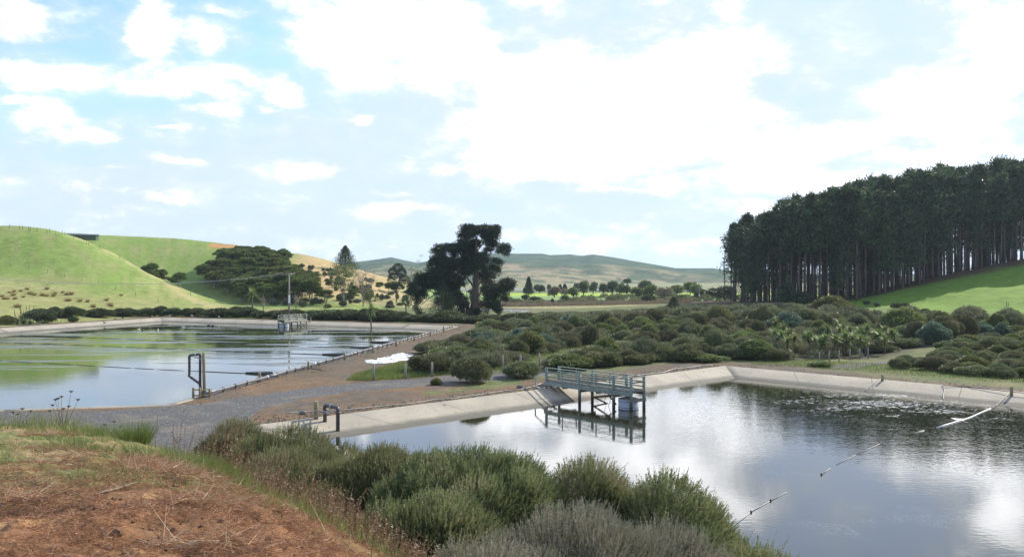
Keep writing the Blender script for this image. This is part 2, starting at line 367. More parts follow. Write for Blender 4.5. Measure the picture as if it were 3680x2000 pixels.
def terrain(x, y, detail=True, full=False):
    x = np.asarray(x, float); y = np.asarray(y, float)
    dR = poly_sdf(x, y, R_POND); dL = poly_sdf(x, y, L_POND); dp = np.minimum(dR, dL)
    z = np.full(x.shape, ZB)
    t = tps(x, y)
    far = sstep(460, 640, y); t = t*(1-far)+.2*far
    wgt = sstep(2.5, 14, dp)*sstep(40, 70, y+np.abs(x)*.6)
    low = sstep(190, 240, y)
    t = np.maximum(t, ZB*(1-low)+.15*low)
    z = z*(1-wgt)+t*wgt
    hilly = sstep(1.5, 5, z)
    z = z + hilly*fbm(x, y, 28, 3)*1.3 + hilly*fbm(x, y, 6, 2)*.3
    dM = poly_sdf(x, y, MOUND)
    zm = np.minimum(8.4-.11*y, 8.0); out_ = np.maximum(dM, 0)
    o2 = np.maximum(dM+2.0, 0)*sstep(-11.5, -7, x)+out_*sstep(-7, -11.5, x); zm = zm-.47*o2*o2/(o2+3.4)-.10*out_-.72*(1-np.exp(-(out_/1.5)**2))
    nearm = dM < 6
    if detail:
        zm = zm+(fbm(x, y, 1.6, 4)*.16+fbm(x, y, .22, 3)*.085*sstep(1, -.5, dM))*nearm
        z = z+fbm(x, y, 3.0, 3)*.05*sstep(.2, 2.5, dp)
    z = np.where(zm > z, zm, z)
    z = np.where(dp < 0, np.maximum(ZB-.02+dp*1.1, -1.4), z-.05*sstep(.5, 0, dp))
    dG = poly_sdf(x, y, LAGOON); z = np.where(dG < 3, np.minimum(z, .25+np.maximum(dG, -3)*.25), z)
    if full: return z, dR, dL, dM, dG
    return z
def tz(x, y): return float(terrain(np.array([x]), np.array([y]))[0])
def hit(px, py, dmin=15, dmax=700):
    """where the line of sight through a photo pixel first meets the land"""
    D = np.geomspace(dmin, dmax, 900); X = (px-1840)/F*D; z = H-(py-1000)/F*D
    t = terrain(X, D, False); k = np.nonzero(z <= t)[0]
    i = k[0] if len(k) else -1
    return float(X[i]), float(D[i]), float(t[i])
def G(px, py, z=0.0):
    D = (H-z)*F/(py-1000); return ((px-1840)/F*D, D, z)

# ---- one sheet of land from under the camera to the horizon
ang = np.radians(np.arange(-54, 54.01, .16))
rad = np.concatenate([np.geomspace(1.2, 260, 720), np.geomspace(266, 12000, 110)])
A_, R_ = np.meshgrid(ang, rad)
GX = R_*np.sin(A_); GY = R_*np.cos(A_)
gz, dR, dL, dM, dG = terrain(GX, GY, True, True)
dP = np.minimum(dR, dL)
def lerp(a, b, t): return a+(np.asarray(b)-a)*t[..., None]
c = np.zeros(GX.shape+(3,)); c[:] = (.11, .13, .05)
nA = fbm(GX, GY, 14, 4); nB = fbm(GX, GY, 3, 4); nC = fbm(GX, GY, 45, 3); nD = fbm(GX, GY, .5, 3)
c = lerp(c, (.155, .15, .065), sstep(-.1, .45, nB+nA*.5))
pxx = GX/np.maximum(GY, 1)*F+1840
leftw = sstep(-28, -45, GX+.0*GY)*sstep(140, 175, GY+np.maximum(0, -GX-80)*.8)
leftw = np.maximum(leftw, sstep(-95, -104, GX)*sstep(100, 120, GY))
green = np.array((.17, .245, .055))
c = lerp(c, green, leftw)
lowdry = leftw*sstep(11.5, 6.0, gz+nA*5+nC*3-(pxx-0)*-.004)*sstep(330, 250, GY)*sstep(760, 520, pxx)
c = lerp(c, (.27, .245, .105), lowdry*.65)
c = lerp(c, (.12, .15, .04), leftw*sstep(.15, .5, nB)*.5)
c = lerp(c, (.34, .31, .15), leftw*sstep(-.1, .5, fbm(GX, GY, 6, 5, .65))*.38)
gold = leftw*sstep(960, 1080, pxx+nC*130)*sstep(262, 290, GY)
c = lerp(c, (.42, .30, .15), gold*.9); c = lerp(c, (.20, .22, .08), gold*sstep(.12, .4, nA)*.8)
val = leftw*sstep(560, 700, pxx)*sstep(310, 270, GY)*sstep(200, 230, GY); c = lerp(c, (.26, .24, .10), val*sstep(0, .4, nA)*.9)
trk = sstep(.80, .99, np.sin(gz*5.5+fbm(GX, GY, 22, 3)*7))*leftw*sstep(1.5, 4, gz); c = lerp(c, (.29, .26, .12), trk*.32)
scar = sstep(7, 3, line_dist(GX, GY, [ctl(745, 893, 415)[:2], ctl(825, 903, 412)[:2]])+nB*4); c = lerp(c, (.45, .20, .08), scar)
ridge = sstep(4.5, 1.5, line_dist(GX, GY, [p[:2] for p in CT[2:7]])+nB*3)*.75; c = lerp(c, (.36, .30, .15), ridge)
padd = sstep(2.2, 3.2, gz+nB*.4)*sstep(62, 80, GX)*sstep(125, 150, GY+nB*2)*sstep(245, 232, GY-(GX-144)*.08)
padd = padd*sstep(0, 6, GY-GX*0-118)
c = lerp(c, (.135, .23, .03), padd); c = lerp(c, (.10, .16, .02), padd*sstep(.1, .45, nB+nA*.4)*.6)
fl = sstep(216, 222, GY-(GX-60)*.10)*sstep(44, 54, GX)*sstep(330, 310, GY); c = lerp(c, (.085, .055, .035), fl)
# flats beyond
ff = sstep(236, 250, GY)*sstep(-60, -30, GX)*sstep(60, 40, GX-np.maximum(GY-330, 0)*1.2)
c = lerp(c, (.30, .27, .13), ff*sstep(260, 275, GY+nA*8)*sstep(345, 320, GY+nA*20))
fld = ff*sstep(352, 372, GY+nA*18)*sstep(560, 540, GY); c = lerp(c, (.20, .30, .11), fld); c = lerp(c, (.30, .42, .06), fld*sstep(455, 462, GY+GX*.1))
farf = sstep(560, 700, GY); c = lerp(c, (.17, .19, .09), farf); c = lerp(c, (.28, .25, .14), farf*sstep(.0, .3, nC))
# bare earth round the ponds
earthw = 6.0+1.4*nB*3
soil = np.array((.122, .092, .062))
e = sstep(0, -2.0, dP-earthw)*sstep(210, 190, GY)
farb = sstep(24, 40, GX)*sstep(1.0, 3.0, dR); e = e*(1-farb*.9)
st = sstep(7.5, 5.5, line_dist(GX, GY, EARTH_STRIP)+nB*2.5); e = np.maximum(e, st)
btw = sstep(0, 2, -poly_sdf(GX, GY, [(-26, 56), (-17, 72), (-6, 80), (-2, 72), (-14, 54), (-20, 40), (-40, 40)])+nB*2); e = np.maximum(e, btw)
c = lerp(c, soil, e); c = lerp(c, (.175, .11, .062), e*sstep(.0, .4, nA+nD*.6)*.8); c = lerp(c, (.105, .095, .085), e*sstep(.1, .45, nB+nD*.5)*.7)
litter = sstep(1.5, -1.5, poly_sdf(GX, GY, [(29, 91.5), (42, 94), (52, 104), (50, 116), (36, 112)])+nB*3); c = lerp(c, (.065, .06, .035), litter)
# hill the picture was taken from
mw = sstep(9, 2, dM)*(gz > 1.0)
c = lerp(c, (.13, .14, .05), mw)
mul = sstep(1.8, .3, dM+nA*1.2)*sstep(14.2, 9.5, GY+nB*5+nA*3-GX*.12)
gr = sstep(.8, -.6, dM+nB)*(1-mul)
c = lerp(c, (.15, .17, .06), gr); c = lerp(c, (.27, .19, .10), gr*sstep(-.25, .2, nB+nD)*.85)
mc = lerp(np.zeros(GX.shape+(3,))+(.190, .097, .048), (.115, .060, .034), sstep(-.2, .5, nD+nB*.5)); mc = lerp(mc, (.40, .25, .12), sstep(.15, .5, fbm(GX, GY, 1.1, 4))*.7)
c = c*(1-mul[..., None])+mc*mul[..., None]

def landmat():
    m, k = mat('land_surface'); g = k.n('ShaderNodeNewGeometry'); p = g.outputs['Position']
    at = k.n('ShaderNodeAttribute'); at.attribute_name = 'surf'; col = at.outputs['Color']
    dist = k.v('LENGTH', p)
    near = k.ramp(dist, 25, 70, 1, 0)
    n_f = k.noise(p, 22, 4, .7); n_m = k.noise(p, 2.4, 5, .7); n_c = k.noise(p, .45, 5, .65)
    nn = k.m('ADD', k.m('MULTIPLY', k.m('ADD', n_f, -.5), k.m('MULTIPLY', near, 1.2)), k.m('ADD', k.m('MULTIPLY', k.m('ADD', n_m, -.5), 1.2), k.m('MULTIPLY', k.m('ADD', n_c, -.5), 1.1)))
    f = k.m('ADD', 1.0, nn); cc = k.v('MULTIPLY', col, k.n('ShaderNodeCombineXYZ', i_X=f, i_Y=k.m('ADD', 1.0, k.m('MULTIPLY', nn, .9)), i_Z=f).outputs[0])
    bs = k.n('ShaderNodeBsdfPrincipled', i_Base_Color=cc, i_Roughness=.95); bs.inputs['Specular IOR Level'].default_value = .15
    h = k.m('ADD', k.m('MULTIPLY', n_f, k.m('MULTIPLY', near, .04)), k.m('ADD', k.m('MULTIPLY', n_m, .12), k.m('MULTIPLY', n_c, .35)))
    bp = k.n('ShaderNodeBump', i_Strength=.6, i_Distance=1.0, i_Height=h); k.t.links.new(bp.outputs[0], bs.inputs['Normal'])
    finish(k, bs.outputs[0]); return m
nr, na = GX.shape
ii = (np.arange(nr-1)[:, None]*na+np.arange(na-1)[None]).ravel()
quads = np.stack([ii, ii+1, ii+na+1, ii+na], 1)
ME = np_mesh('ground', np.stack([GX, GY, gz], -1).reshape(-1, 3), [quads], landmat(), c.reshape(-1, 3), True)
tag(link('ground', ME), kind='structure')

# ---- far hills across the estuary
def farhills():
    px = np.linspace(-900, 4700, 620); D = np.concatenate([np.linspace(1150, 3300, 130), np.linspace(3350, 4200, 16)])
    PX, DD = np.meshgrid(px, D)
    key = [(-900, 960), (600, 950), (1200, 948), (1314, 938), (1407, 924), (1450, 934), (1500, 944), (1600, 930), (1786, 911), (1860, 914), (1950, 913), (1975, 918), (2050, 914), (2090, 919), (2130, 913), (2200, 922), (2280, 936), (2430, 962), (2560, 962), (2620, 972), (2750, 985), (3300, 990), (4700, 985)]
    sk = np.interp(PX, [a for a, b in key], [b for a, b in key])
    Dr = 2900+250*fbm(PX, PX*0, 500, 2)
    hr = H-(sk-1000)/F*Dr
    t = np.clip((DD-1180)/(Dr-1180), 0, 1); prof = .34*sstep(0, .5, t)+.66*sstep(.34, 1.0, t)
    prof = np.where(DD > Dr, 1-.5*(DD-Dr)/1000, prof)
    X = (PX-1840)/F*DD
    z = hr*prof
    rel = sstep(0.02, .2, t)*np.clip(1.05-t, .12, 1)
    z = z+rel*(fbm(X, DD, 420, 5, .58)*34)
    z = np.where(DD <= 1170, -1, z)
    cc = np.zeros(z.shape+(3,)); cc[:] = (.31, .255, .155)
    n1_ = fbm(X, DD*.8, 120, 4); n2_ = fbm(X, DD, 38, 4)
    bushy = sstep(.36, .54, t+n1_*.22-(PX > 2250)*.0); bushy = np.maximum(bushy, sstep(2350, 2560, PX+n1_*120)*sstep(.25, .5, t))
    n3_ = fbm(X*.6, DD, 16, 3)
    bushy = np.maximum(bushy, sstep(-.12, .12, n1_+n2_*.8+n3_*.8)*.85)
    cc = lerp(cc, (.24, .24, .12), sstep(.0, .3, n2_)*.6); cc = lerp(cc, (.045, .080, .045), bushy); cc = lerp(cc, (.11, .15, .08), bushy*sstep(-.1, .3, n2_+n3_*.5)*.7)
    nr_, na_ = z.shape; q = (np.arange(nr_-1)[:, None]*na_+np.arange(na_-1)[None]).ravel()
    m, k = mat('far_hill_surface'); g = k.n('ShaderNodeNewGeometry'); p = g.outputs['Position']
    at = k.n('ShaderNodeAttribute'); at.attribute_name = 'surf'
    f = k.m('ADD', .2, k.m('MULTIPLY', k.noise(p, .06, 7, .85), 1.5))
    bs = k.n('ShaderNodeBsdfPrincipled', i_Base_Color=k.v('MULTIPLY', at.outputs['Color'], k.n('ShaderNodeCombineXYZ', i_X=f, i_Y=f, i_Z=f).outputs[0]), i_Roughness=1.0)
    bs.inputs['Specular IOR Level'].default_value = 0
    bp = k.n('ShaderNodeBump', i_Strength=.8, i_Distance=12.0, i_Height=k.noise(p, .025, 6, .7)); k.t.links.new(bp.outputs[0], bs.inputs['Normal'])
    finish(k, bs.outputs[0])
    tag(link('hills', np_mesh('hills', np.stack([X, DD, z], -1).reshape(-1, 3), [np.stack([q, q+1, q+na_+1, q+na_], 1)], m, cc.reshape(-1, 3), True)), kind='structure')
farhills()

# ---- water
def watermat(name, base, kind):
    m, k = mat(name); g = k.n('ShaderNodeNewGeometry'); p = g.outputs['Position']
    if kind == 'left':
        pz = k.v('MULTIPLY', p, (.035, .16, 1)); pat = k.ramp(k.noise(k.v('ADD', pz, (3, 1, 0)), 1.0, 5, .62), .50, .60)
        sp_ = k.n('ShaderNodeSeparateXYZ', i_Vector=p)
        pat = k.m('MULTIPLY', pat, k.ramp(sp_.outputs[1], 82, 100))
        wv = k.noise(k.v('MULTIPLY', p, (1.3, 2.2, 1)), 2.2, 4, .6); wl = k.noise(p, .5, 3, .5)
        h = k.m('ADD', k.m('MULTIPLY', wv, k.m('ADD', .0012, k.m('MULTIPLY', pat, .03))), k.m('MULTIPLY', wl, .006))
        rg = k.m('ADD', .035, k.m('MULTIPLY', pat, .16)); foam = None
    elif kind == 'right':
        sp_ = k.n('ShaderNodeSeparateXYZ', i_Vector=p)
        dv = k.v('LENGTH', k.v('MULTIPLY', k.v('SUBTRACT', p, (32, 62, 0)), (1/26, 1/22, 0)))
        stir = k.ramp(dv, .2, 1.4, 1, .22)
        wv = k.noise(k.v('MULTIPLY', p, (1.0, 1.9, 1)), 2.6, 2, .5); wl = k.noise(k.v('MULTIPLY', p, (.8, 1.2, 1)), .7, 3, .5)
        h = k.m('MULTIPLY', stir, k.m('ADD', k.m('MULTIPLY', wv, .007), k.m('MULTIPLY', wl, .008)))
        rg = k.m('ADD', .01, k.m('MULTIPLY', stir, .02))
        fx = k.v('LENGTH', k.v('MULTIPLY', k.v('SUBTRACT', p, (29.5, 66, 0)), (1/13, 1/11, 0)))
        fz = k.ramp(fx, .1, 1.5, 1, 0)
        f1 = k.noise(k.v('MULTIPLY', p, (.7, 1.3, 1)), 3.2, 6, .75); f0 = k.noise(k.v('MULTIPLY', p, (.22, .5, 1)), .9, 5, .7)
        foam = k.ramp(k.m('ADD', k.m('ADD', f1, k.m('MULTIPLY', f0, .55)), k.m('MULTIPLY', fz, .20)), 1.0, 1.06, 0, .6)
        th = k.noise(k.v('MULTIPLY', p, (.6, 2.2, 1)), 4.0, 3, .5)
        wisp = k.m('MULTIPLY', k.ramp(k.m('ABSOLUTE', k.m('SUBTRACT', th, .5)), .0, .006, 1, 0), k.ramp(k.noise(p, .22, 3, .5), .56, .64, 0, .5))
        foam = k.m('MAXIMUM', foam, wisp)
    else:
        h = k.m('MULTIPLY', k.noise(p, .8, 3, .5), .02); rg = .1; foam = None
    bs = k.n('ShaderNodeBsdfPrincipled', i_Base_Color=base, i_Roughness=rg, i_IOR=1.55)
    bs.inputs['Specular IOR Level'].default_value = .85
    bp = k.n('ShaderNodeBump', i_Strength=1.0, i_Distance=1.0, i_Height=h); k.t.links.new(bp.outputs[0], bs.inputs['Normal'])
    o = bs.outputs[0]
    if foam is not None:
        fb = k.n('ShaderNodeBsdfPrincipled', i_Base_Color=(.72, .73, .72), i_Roughness=.6); mx = k.n('ShaderNodeMixShader', i_Fac=foam)
        k.t.links.new(o, mx.inputs[1]); k.t.links.new(fb.outputs[0], mx.inputs[2]); o = mx.outputs[0]
    finish(k, o); return m
def sheet(name, poly, z, m, kind='structure'):
    me = bpy.data.meshes.new(name); me.from_pydata([(x, y, z) for x, y in poly], [], [tuple(range(len(poly)))]); me.materials.append(m); me.update()
    return tag(link(name, me), kind=kind)
SL = 3.1                                   # how far the lining runs in from the bank top down to the water
sheet('pond_water', inset(R_POND, SL-.5), 0, watermat('right_pond_water', (.018, .020, .008), 'right'))
sheet('pond_water', inset(L_POND, SL-.5), 0, watermat('left_pond_water', (.030, .042, .010), 'left'))
sheet('lagoon_water', LAGOON, .12, watermat('lagoon_water', (.10, .10, .07), 'lagoon'))
sheet('estuary_water', [(-170, 640), (90, 640), (110, 760), (-200, 760)], .42, bpy.data.materials['lagoon_water'])

# ---- sloping concrete linings
def lining(poly, label, m):
    prof = [(-.35, ZB-.18), (-.02, ZB+.035), (.12, ZB+.04), (SL*.5, ZB*.50+.015), (SL, 0), (SL+1.6, -.42)]
    rings = [inset(poly, wd) for wd, _ in prof]; V = []; T = []; Fc = []; n = len(poly); pane = 7.5
    for i in range(n):
        L_ = math.hypot(poly[(i+1) % n][0]-poly[i][0], poly[(i+1) % n][1]-poly[i][1]); ts = [0.0]
        k_ = max(1, round(L_/pane))
        for j in range(k_):
            a = j/k_; b = (j+1)/k_; w_ = .11/L_
            if j: ts += [a+w_]
            ts += [a+(b-a)*q for q in (.25, .5, .75)] + [b-w_, b]
        b0 = len(V); cnt = len(ts)
        for ti, t in enumerate(ts):
            js = abs(t*k_-round(t*k_)) < 1e-6
            for r_, (wd, z) in zip(rings, prof):
                x = r_[i][0]*(1-t)+r_[(i+1) % n][0]*t; y = r_[i][1]*(1-t)+r_[(i+1) % n][1]*t
                V.append((x, y, z)); T.append(1.0 if js else 0.0)
        q = len(prof)
        for a in range(cnt-1):
            for r_ in range(q-1): Fc.append((b0+a*q+r_, b0+a*q+r_+1, b0+(a+1)*q+r_+1, b0+(a+1)*q+r_))
    o = link('concrete_lining', np_mesh('concrete_lining', np.array(V), [np.array(Fc)], m, np.array(T)))
    return tag(o, label, 'concrete bank', 'sloping concrete pond linings')
lining(R_POND, 'sloping concrete lining around the near pond with the green timber jetty', M['concrete'])
lining(L_POND, 'pale concrete lining around the large far pond below the green hill', M['concrete'])

# ---- gravel road and tracks, draped over the land
def gravelmat():
    m, k = mat('grey_gravel'); p = k.n('ShaderNodeNewGeometry').outputs['Position']
    vo = k.n('ShaderNodeTexVoronoi', i_Vector=p, i_Scale=11.0); vo2 = k.n('ShaderNodeTexVoronoi', i_Vector=p, i_Scale=34.0)
    v1 = k.n('ShaderNodeSeparateXYZ', i_Vector=vo.outputs['Color']).outputs[0]; v2 = k.n('ShaderNodeSeparateXYZ', i_Vector=vo2.outputs['Color']).outputs[0]
    f = k.m('ADD', k.m('MULTIPLY', v1, .5), k.m('MULTIPLY', v2, .5))
    c_ = k.mix(f, (.028, .028, .030), (.125, .12, .115)); big = k.noise(k.v('MULTIPLY', p, (1, 1, 1)), .35, 5, .6)
    c_ = k.mix(k.ramp(big, .5, .68, 0, .5), c_, (.20, .165, .12))
    c_ = k.mix(k.ramp(v1, .93, .96, 0, .6), c_, (.33, .32, .30))
    bs = k.n('ShaderNodeBsdfPrincipled', i_Base_Color=c_, i_Roughness=.9)
    bp = k.n('ShaderNodeBump', i_Strength=.9, i_Distance=.05, i_Height=k.m('SUBTRACT', 1.0, vo.outputs['Distance'])); k.t.links.new(bp.outputs[0], bs.inputs['Normal'])
    finish(k, bs.outputs[0]); return m
M['gravel'] = gravelmat()
def strip(name, left, right, n, m_, jag=.5, lift=.035):
    """left/right edge polylines -> finely divided sheet following the land"""
    def res(pl, n):
        pl = np.array(pl, float); d = np.r_[0, np.cumsum(np.hypot(*np.diff(pl, axis=0).T))]; t = np.linspace(0, d[-1], n)
        return np.stack([np.interp(t, d, pl[:, 0]), np.interp(t, d, pl[:, 1])], 1)
    Lp, Rp = res(left, n), res(right, n); u = np.linspace(0, 1, m_)
    XY = Lp[:, None]*(1-u)[None, :, None]+Rp[:, None]*u[None, :, None]
    edge = (np.abs(u-.5)*2)**6
    wob = fbm(XY[..., 0], XY[..., 1], .9, 4)*jag*edge[None]
    dv = (Rp-Lp); dv /= np.hypot(*dv.T)[:, None]; XY = XY+dv[:, None]*wob[..., None]*np.sign(u-.5)[None, :, None]
    rut = .03*np.exp(-((u-.3)/.07)**2)+.03*np.exp(-((u-.7)/.07)**2)
    z = terrain(XY[..., 0], XY[..., 1])+lift*(1-edge[None]*1.6)+fbm(XY[..., 0], XY[..., 1], 1.2, 3)*.02-rut[None]*.6
    q = (np.arange(n-1)[:, None]*m_+np.arange(m_-1)[None]).ravel()
    o = link(name, np_mesh(name, np.concatenate([XY, z[..., None]], -1).reshape(-1, 3), [np.stack([q, q+m_, q+m_+1, q+1], 1)], M['gravel'], None, True))
    return tag(o, kind='structure')
strip('gravel_road', [(-75, 59.5), (-45, 57.6), (-34, 56.9), (-27, 58.2), (-23.6, 59.6), (-19.7, 64.4), (-16.1, 69.9), (-12, 73.5), (-5.2, 78), (0, 83), (5, 93), (7, 108)],
      [(-75, 40), (-30, 36), (-20, 37), (-15.5, 43), (-15.8, 50), (-17, 57), (-15.3, 62.3), (-12.1, 67.1), (-4.7, 71.2), (3.5, 77.5), (9.5, 91), (12, 108)], 360, 60)
strip('gravel_road', [(30, 84.3), (35.5, 89.5), (41, 91.5)], [(33, 83), (37, 87.3), (42.5, 88.9)], 60, 14, .3)
a1, a2, a3 = hit(3480, 1184), hit(3580, 1193), hit(3700, 1206)
strip('gravel_road', [a1[:2], a2[:2], a3[:2], (a3[0]+14, a3[1]-6)], [(a1[0], a1[1]-3), (a2[0]-1, a2[1]-6), (a3[0]-2, a3[1]-7), (a3[0]+11, a3[1]-13)], 60, 10, .3, .06)

# ================================================================ BUILT THINGS
GT, WT_ = M['green_timber'], M['grey_timber']
def jetty(L, W, posts, balus, label, timber, brace_side, cable=True):
    """local frame: x from the bank end out over the water, y across the deck, z above the water"""
    t = empty('jetty'); DZ, RT = 1.30, 2.38
    tag(t, label, 'jetty')
    for x in posts:
        for y in (0, W):
            onbank = x < .5
            b = MB().post(x, y, (-.3 if not onbank else .1), RT-.02, .115, 14); b.build('post', timber, t, True)
            if not onbank: MB().post(x, y, -.28, .62, .119, 14).build('wet_post_foot', M['wet_timber'], t, True)
    for x in balus:
        for y, s in ((-.06, -1), (W+.06, 1)):
            MB().bar((x, y, DZ-.36), (x, y, RT-.05), .09, .05, (0, 1, 0)).build('baluster', timber, t)
        MB().bar((x, -.02, DZ-.36), (x, W+.02, DZ-.36), .10, .16).build('joist_block', M['grey_timber'], t)
    for y, o in ((0, .0), (W, 0.0)):
        MB().bar((-.12, y, RT), (L+.12, y, RT), .15, .045).build('handrail', timber, t)
        yy = y+(.13 if y == 0 else -.13)
        for z in (DZ+.70, DZ+.36): MB().bar((-.1, yy, z), (L+.1, yy, z), .045, .095).build('rail', timber, t)
        MB().bar((-.05, yy, DZ+.09), (L+.05, yy, DZ+.09), .045, .12).build('kick_board', timber, t)
        ys = y+(-.135 if y == 0 else .135)
        MB().bar((-.15, ys, DZ-.16), (L+.05, ys, DZ-.16), .05, .27).build('side_beam', timber, t)
    for z, hh in ((RT-.001, .045), (DZ+.70, .10), (DZ+.09, .16)):
        MB().bar((L+.14, .06, z), (L+.14, W-.06, z), .05 if hh > .05 else .15, hh).build('end_rail', M['grey_timber'], t)
    d = MB(); n = int(L/.155)
    for i in range(n):
        x = .05+i*(L/n); dz = random.uniform(-.004, .004); d.bar((x+.05, -.10, DZ+dz), (x+.05, W+.10, DZ+dz), .142, .042)
    d.build('deck', M['grey_timber'], t)
    MB().bar((L+.02, -.2, DZ-.62), (L+.02, W+.2, DZ-.62), .06, .24).build('cross_beam', M['grey_timber'], t)
    for x in posts[1:-1]:
        MB().bar((x+.14, -.22, DZ-.40), (x+.14, W+.22, DZ-.40), .06, .2).build('cross_beam', M['grey_timber'], t)
    # braces below the deck
    a, b = posts[1], posts[-2]
    MB().bar((a+.1, W-.13, .30), (b, .16, .92), .05, .14).build('brace', M['wet_timber'], t)
    MB().bar((a+.1, W-.15, .42), (b-.9, W-.2, -.25), .05, .12).build('brace', M['wet_timber'], t)
    MB().bar((b-1.2, .7, .80), (b+.1, .16, .25), .05, .11).build('brace', M['wet_timber'], t)
    # steps and sloping handrail at the bank end
    MB().bar((-1.35, .02, .55), (-1.35, .02, 1.62), .10, .08, (1, 0, 0)).build('baluster', M['white_timber'], t)
    MB().bar((-1.42, .02, 1.60), (-.10, .02, 2.26), .12, .05).build('handrail', M['grey_timber'], t)
    for i, (x0, z0) in enumerate(((-1.05, .84), (-.62, 1.0), (-.24, 1.15))):
        MB().bar((x0, .12, z0), (x0, W-.12, z0), .27, .045).build('step', M['grey_timber'], t)
    MB().bar((-1.25, .16, .70), (-.05, .16, 1.12), .05, .2).build('step_stringer', M['grey_timber'], t)
    MB().bar((-1.25, W-.16, .70), (-.05, W-.16, 1.12), .05, .2).build('step_stringer', M['grey_timber'], t)
    if cable:
        c1 = [(posts[1]+.9+.25*math.sin(s*3), .1+.2*s, DZ-.3-1.3*s**1.4) for s in np.linspace(0, 1, 9)]
        c2 = [(posts[2]-.8+.18*math.sin(s*5), .3, DZ-.3-1.55*s) for s in np.linspace(0, 1, 9)]
        c3 = [(posts[2]-.25-.9*math.sin(s*2.6), .25, DZ-.1-1.4*s) for s in np.linspace(0, 1, 12)]
        for c_ in (c1, c2, c3): MB().tube(c_, .016, 6).build('cable', M['black_rubber'], t, True)
        MB().tube([(posts[1]+.13, -.02, 2.1), (posts[1]+.16, -.04, 1.7), (posts[1]+.12, -.03, 1.35), (posts[1]+.4, -.02, 1.22)], .03, 8).build('cable', M['steel'], t, True)
    return t
def place_dir(o, p, d): o.location = (p[0], p[1], 0); o.rotation_euler = (0, 0, math.atan2(d[1], d[0]))
j1 = jetty(9.0, 1.41, [0, 3.75, 7.3, 9.0], [1.9, 5.55], 'green timber jetty with handrails standing in the near pond', GT, 1)
place_dir(j1, (2.77, 68.6), (.65, -.76))
j2 = jetty(6.6, 1.5, [0, 2.7, 5.0, 6.6], [1.4, 5.8], 'small pale timber jetty on the far side of the left pond', M['white_timber'], 1, False)
place_dir(j2, (-41.5, 172.3), (-.435, -.9))
j2.scale = (1, -1, 1)
def tank(loc, r, top, label):
    t = empty('settling_tank', loc); tag(t, label, 'tank')
    b = MB(); seg = 40; prof = [(r, -.4), (r, top-.03), (r-.03, top), (r-.14, top), (r-.14, top-.5), (r-.14, -.3)]
    vs = [(q*math.cos(2*math.pi*k/seg), q*math.sin(2*math.pi*k/seg), z) for q, z in prof for k in range(seg)]
    b.add(vs, [(i*seg+k, i*seg+(k+1) % seg, (i+1)*seg+(k+1) % seg, (i+1)*seg+k) for i in range(len(prof)-1) for k in range(seg)])
    b.build('wall', M['tank'], t, True)
    for z in (.12, top-.16):
        MB().tube([((r+.012)*math.cos(a), (r+.012)*math.sin(a), z) for a in np.linspace(0, 2*math.pi, 41)], .018, 6, False).build('hoop', M['pipe'], t, True)
    c_ = MB(); c_.add([((r+.02)*math.cos(a), (r+.02)*math.sin(a), top+.005) for a in np.linspace(0, 2*math.pi, 41)[:-1]] + [(0, 0, top+.20)], [(k, (k+1) % 40, 40) for k in range(40)])
    c_.build('lid', M['grey_timber'], t)
tank((2.77+.65*8.1+.76*.72, 68.6-.76*8.1+.65*.72, 0), .74, .72, 'pale blue grey round tank standing in the water under the green jetty')
tank((-41.5-.435*5.8-.9*.75*-1*-1, 172.3-.9*5.8+.435*.75, 0), .95, .66, 'round grey tank in the water under the small far jetty')

# concrete chute that runs down the lining under the near jetty
def chute():
    t = empty('concrete_chute', (2.77, 68.6, 0), math.atan2(-.76, .65)); tag(t, 'smooth grey concrete chute with raised kerbs running down the bank under the green jetty', 'chute')
    s0, s1 = (-.75, ZB+.09), (3.1, -.10)
    b = MB(); b.add([(s0[0], -.55, s0[1]), (s1[0], -.75, s1[1]), (s1[0], 1.9, s1[1]), (s0[0], 1.75, s0[1]), (s0[0], -.55, s0[1]-.2), (s1[0], -.75, s1[1]-.2), (s1[0], 1.9, s1[1]-.2), (s0[0], 1.75, s0[1]-.2)],
          [(0, 1, 2, 3), (7, 6, 5, 4), (0, 4, 5, 1), (1, 5, 6, 2), (2, 6, 7, 3), (3, 7, 4, 0)]); b.build('slab', M['concrete_new'], t)
    for y0, y1 in ((-.55, -.75), (1.75, 1.9)):
        MB().bar((s0[0], y0, s0[1]+.03), (s1[0], y1, s1[1]+.03), .12, .12).build('kerb', M['white_plastic'] if y0 > 0 else M['concrete'], t)
chute()

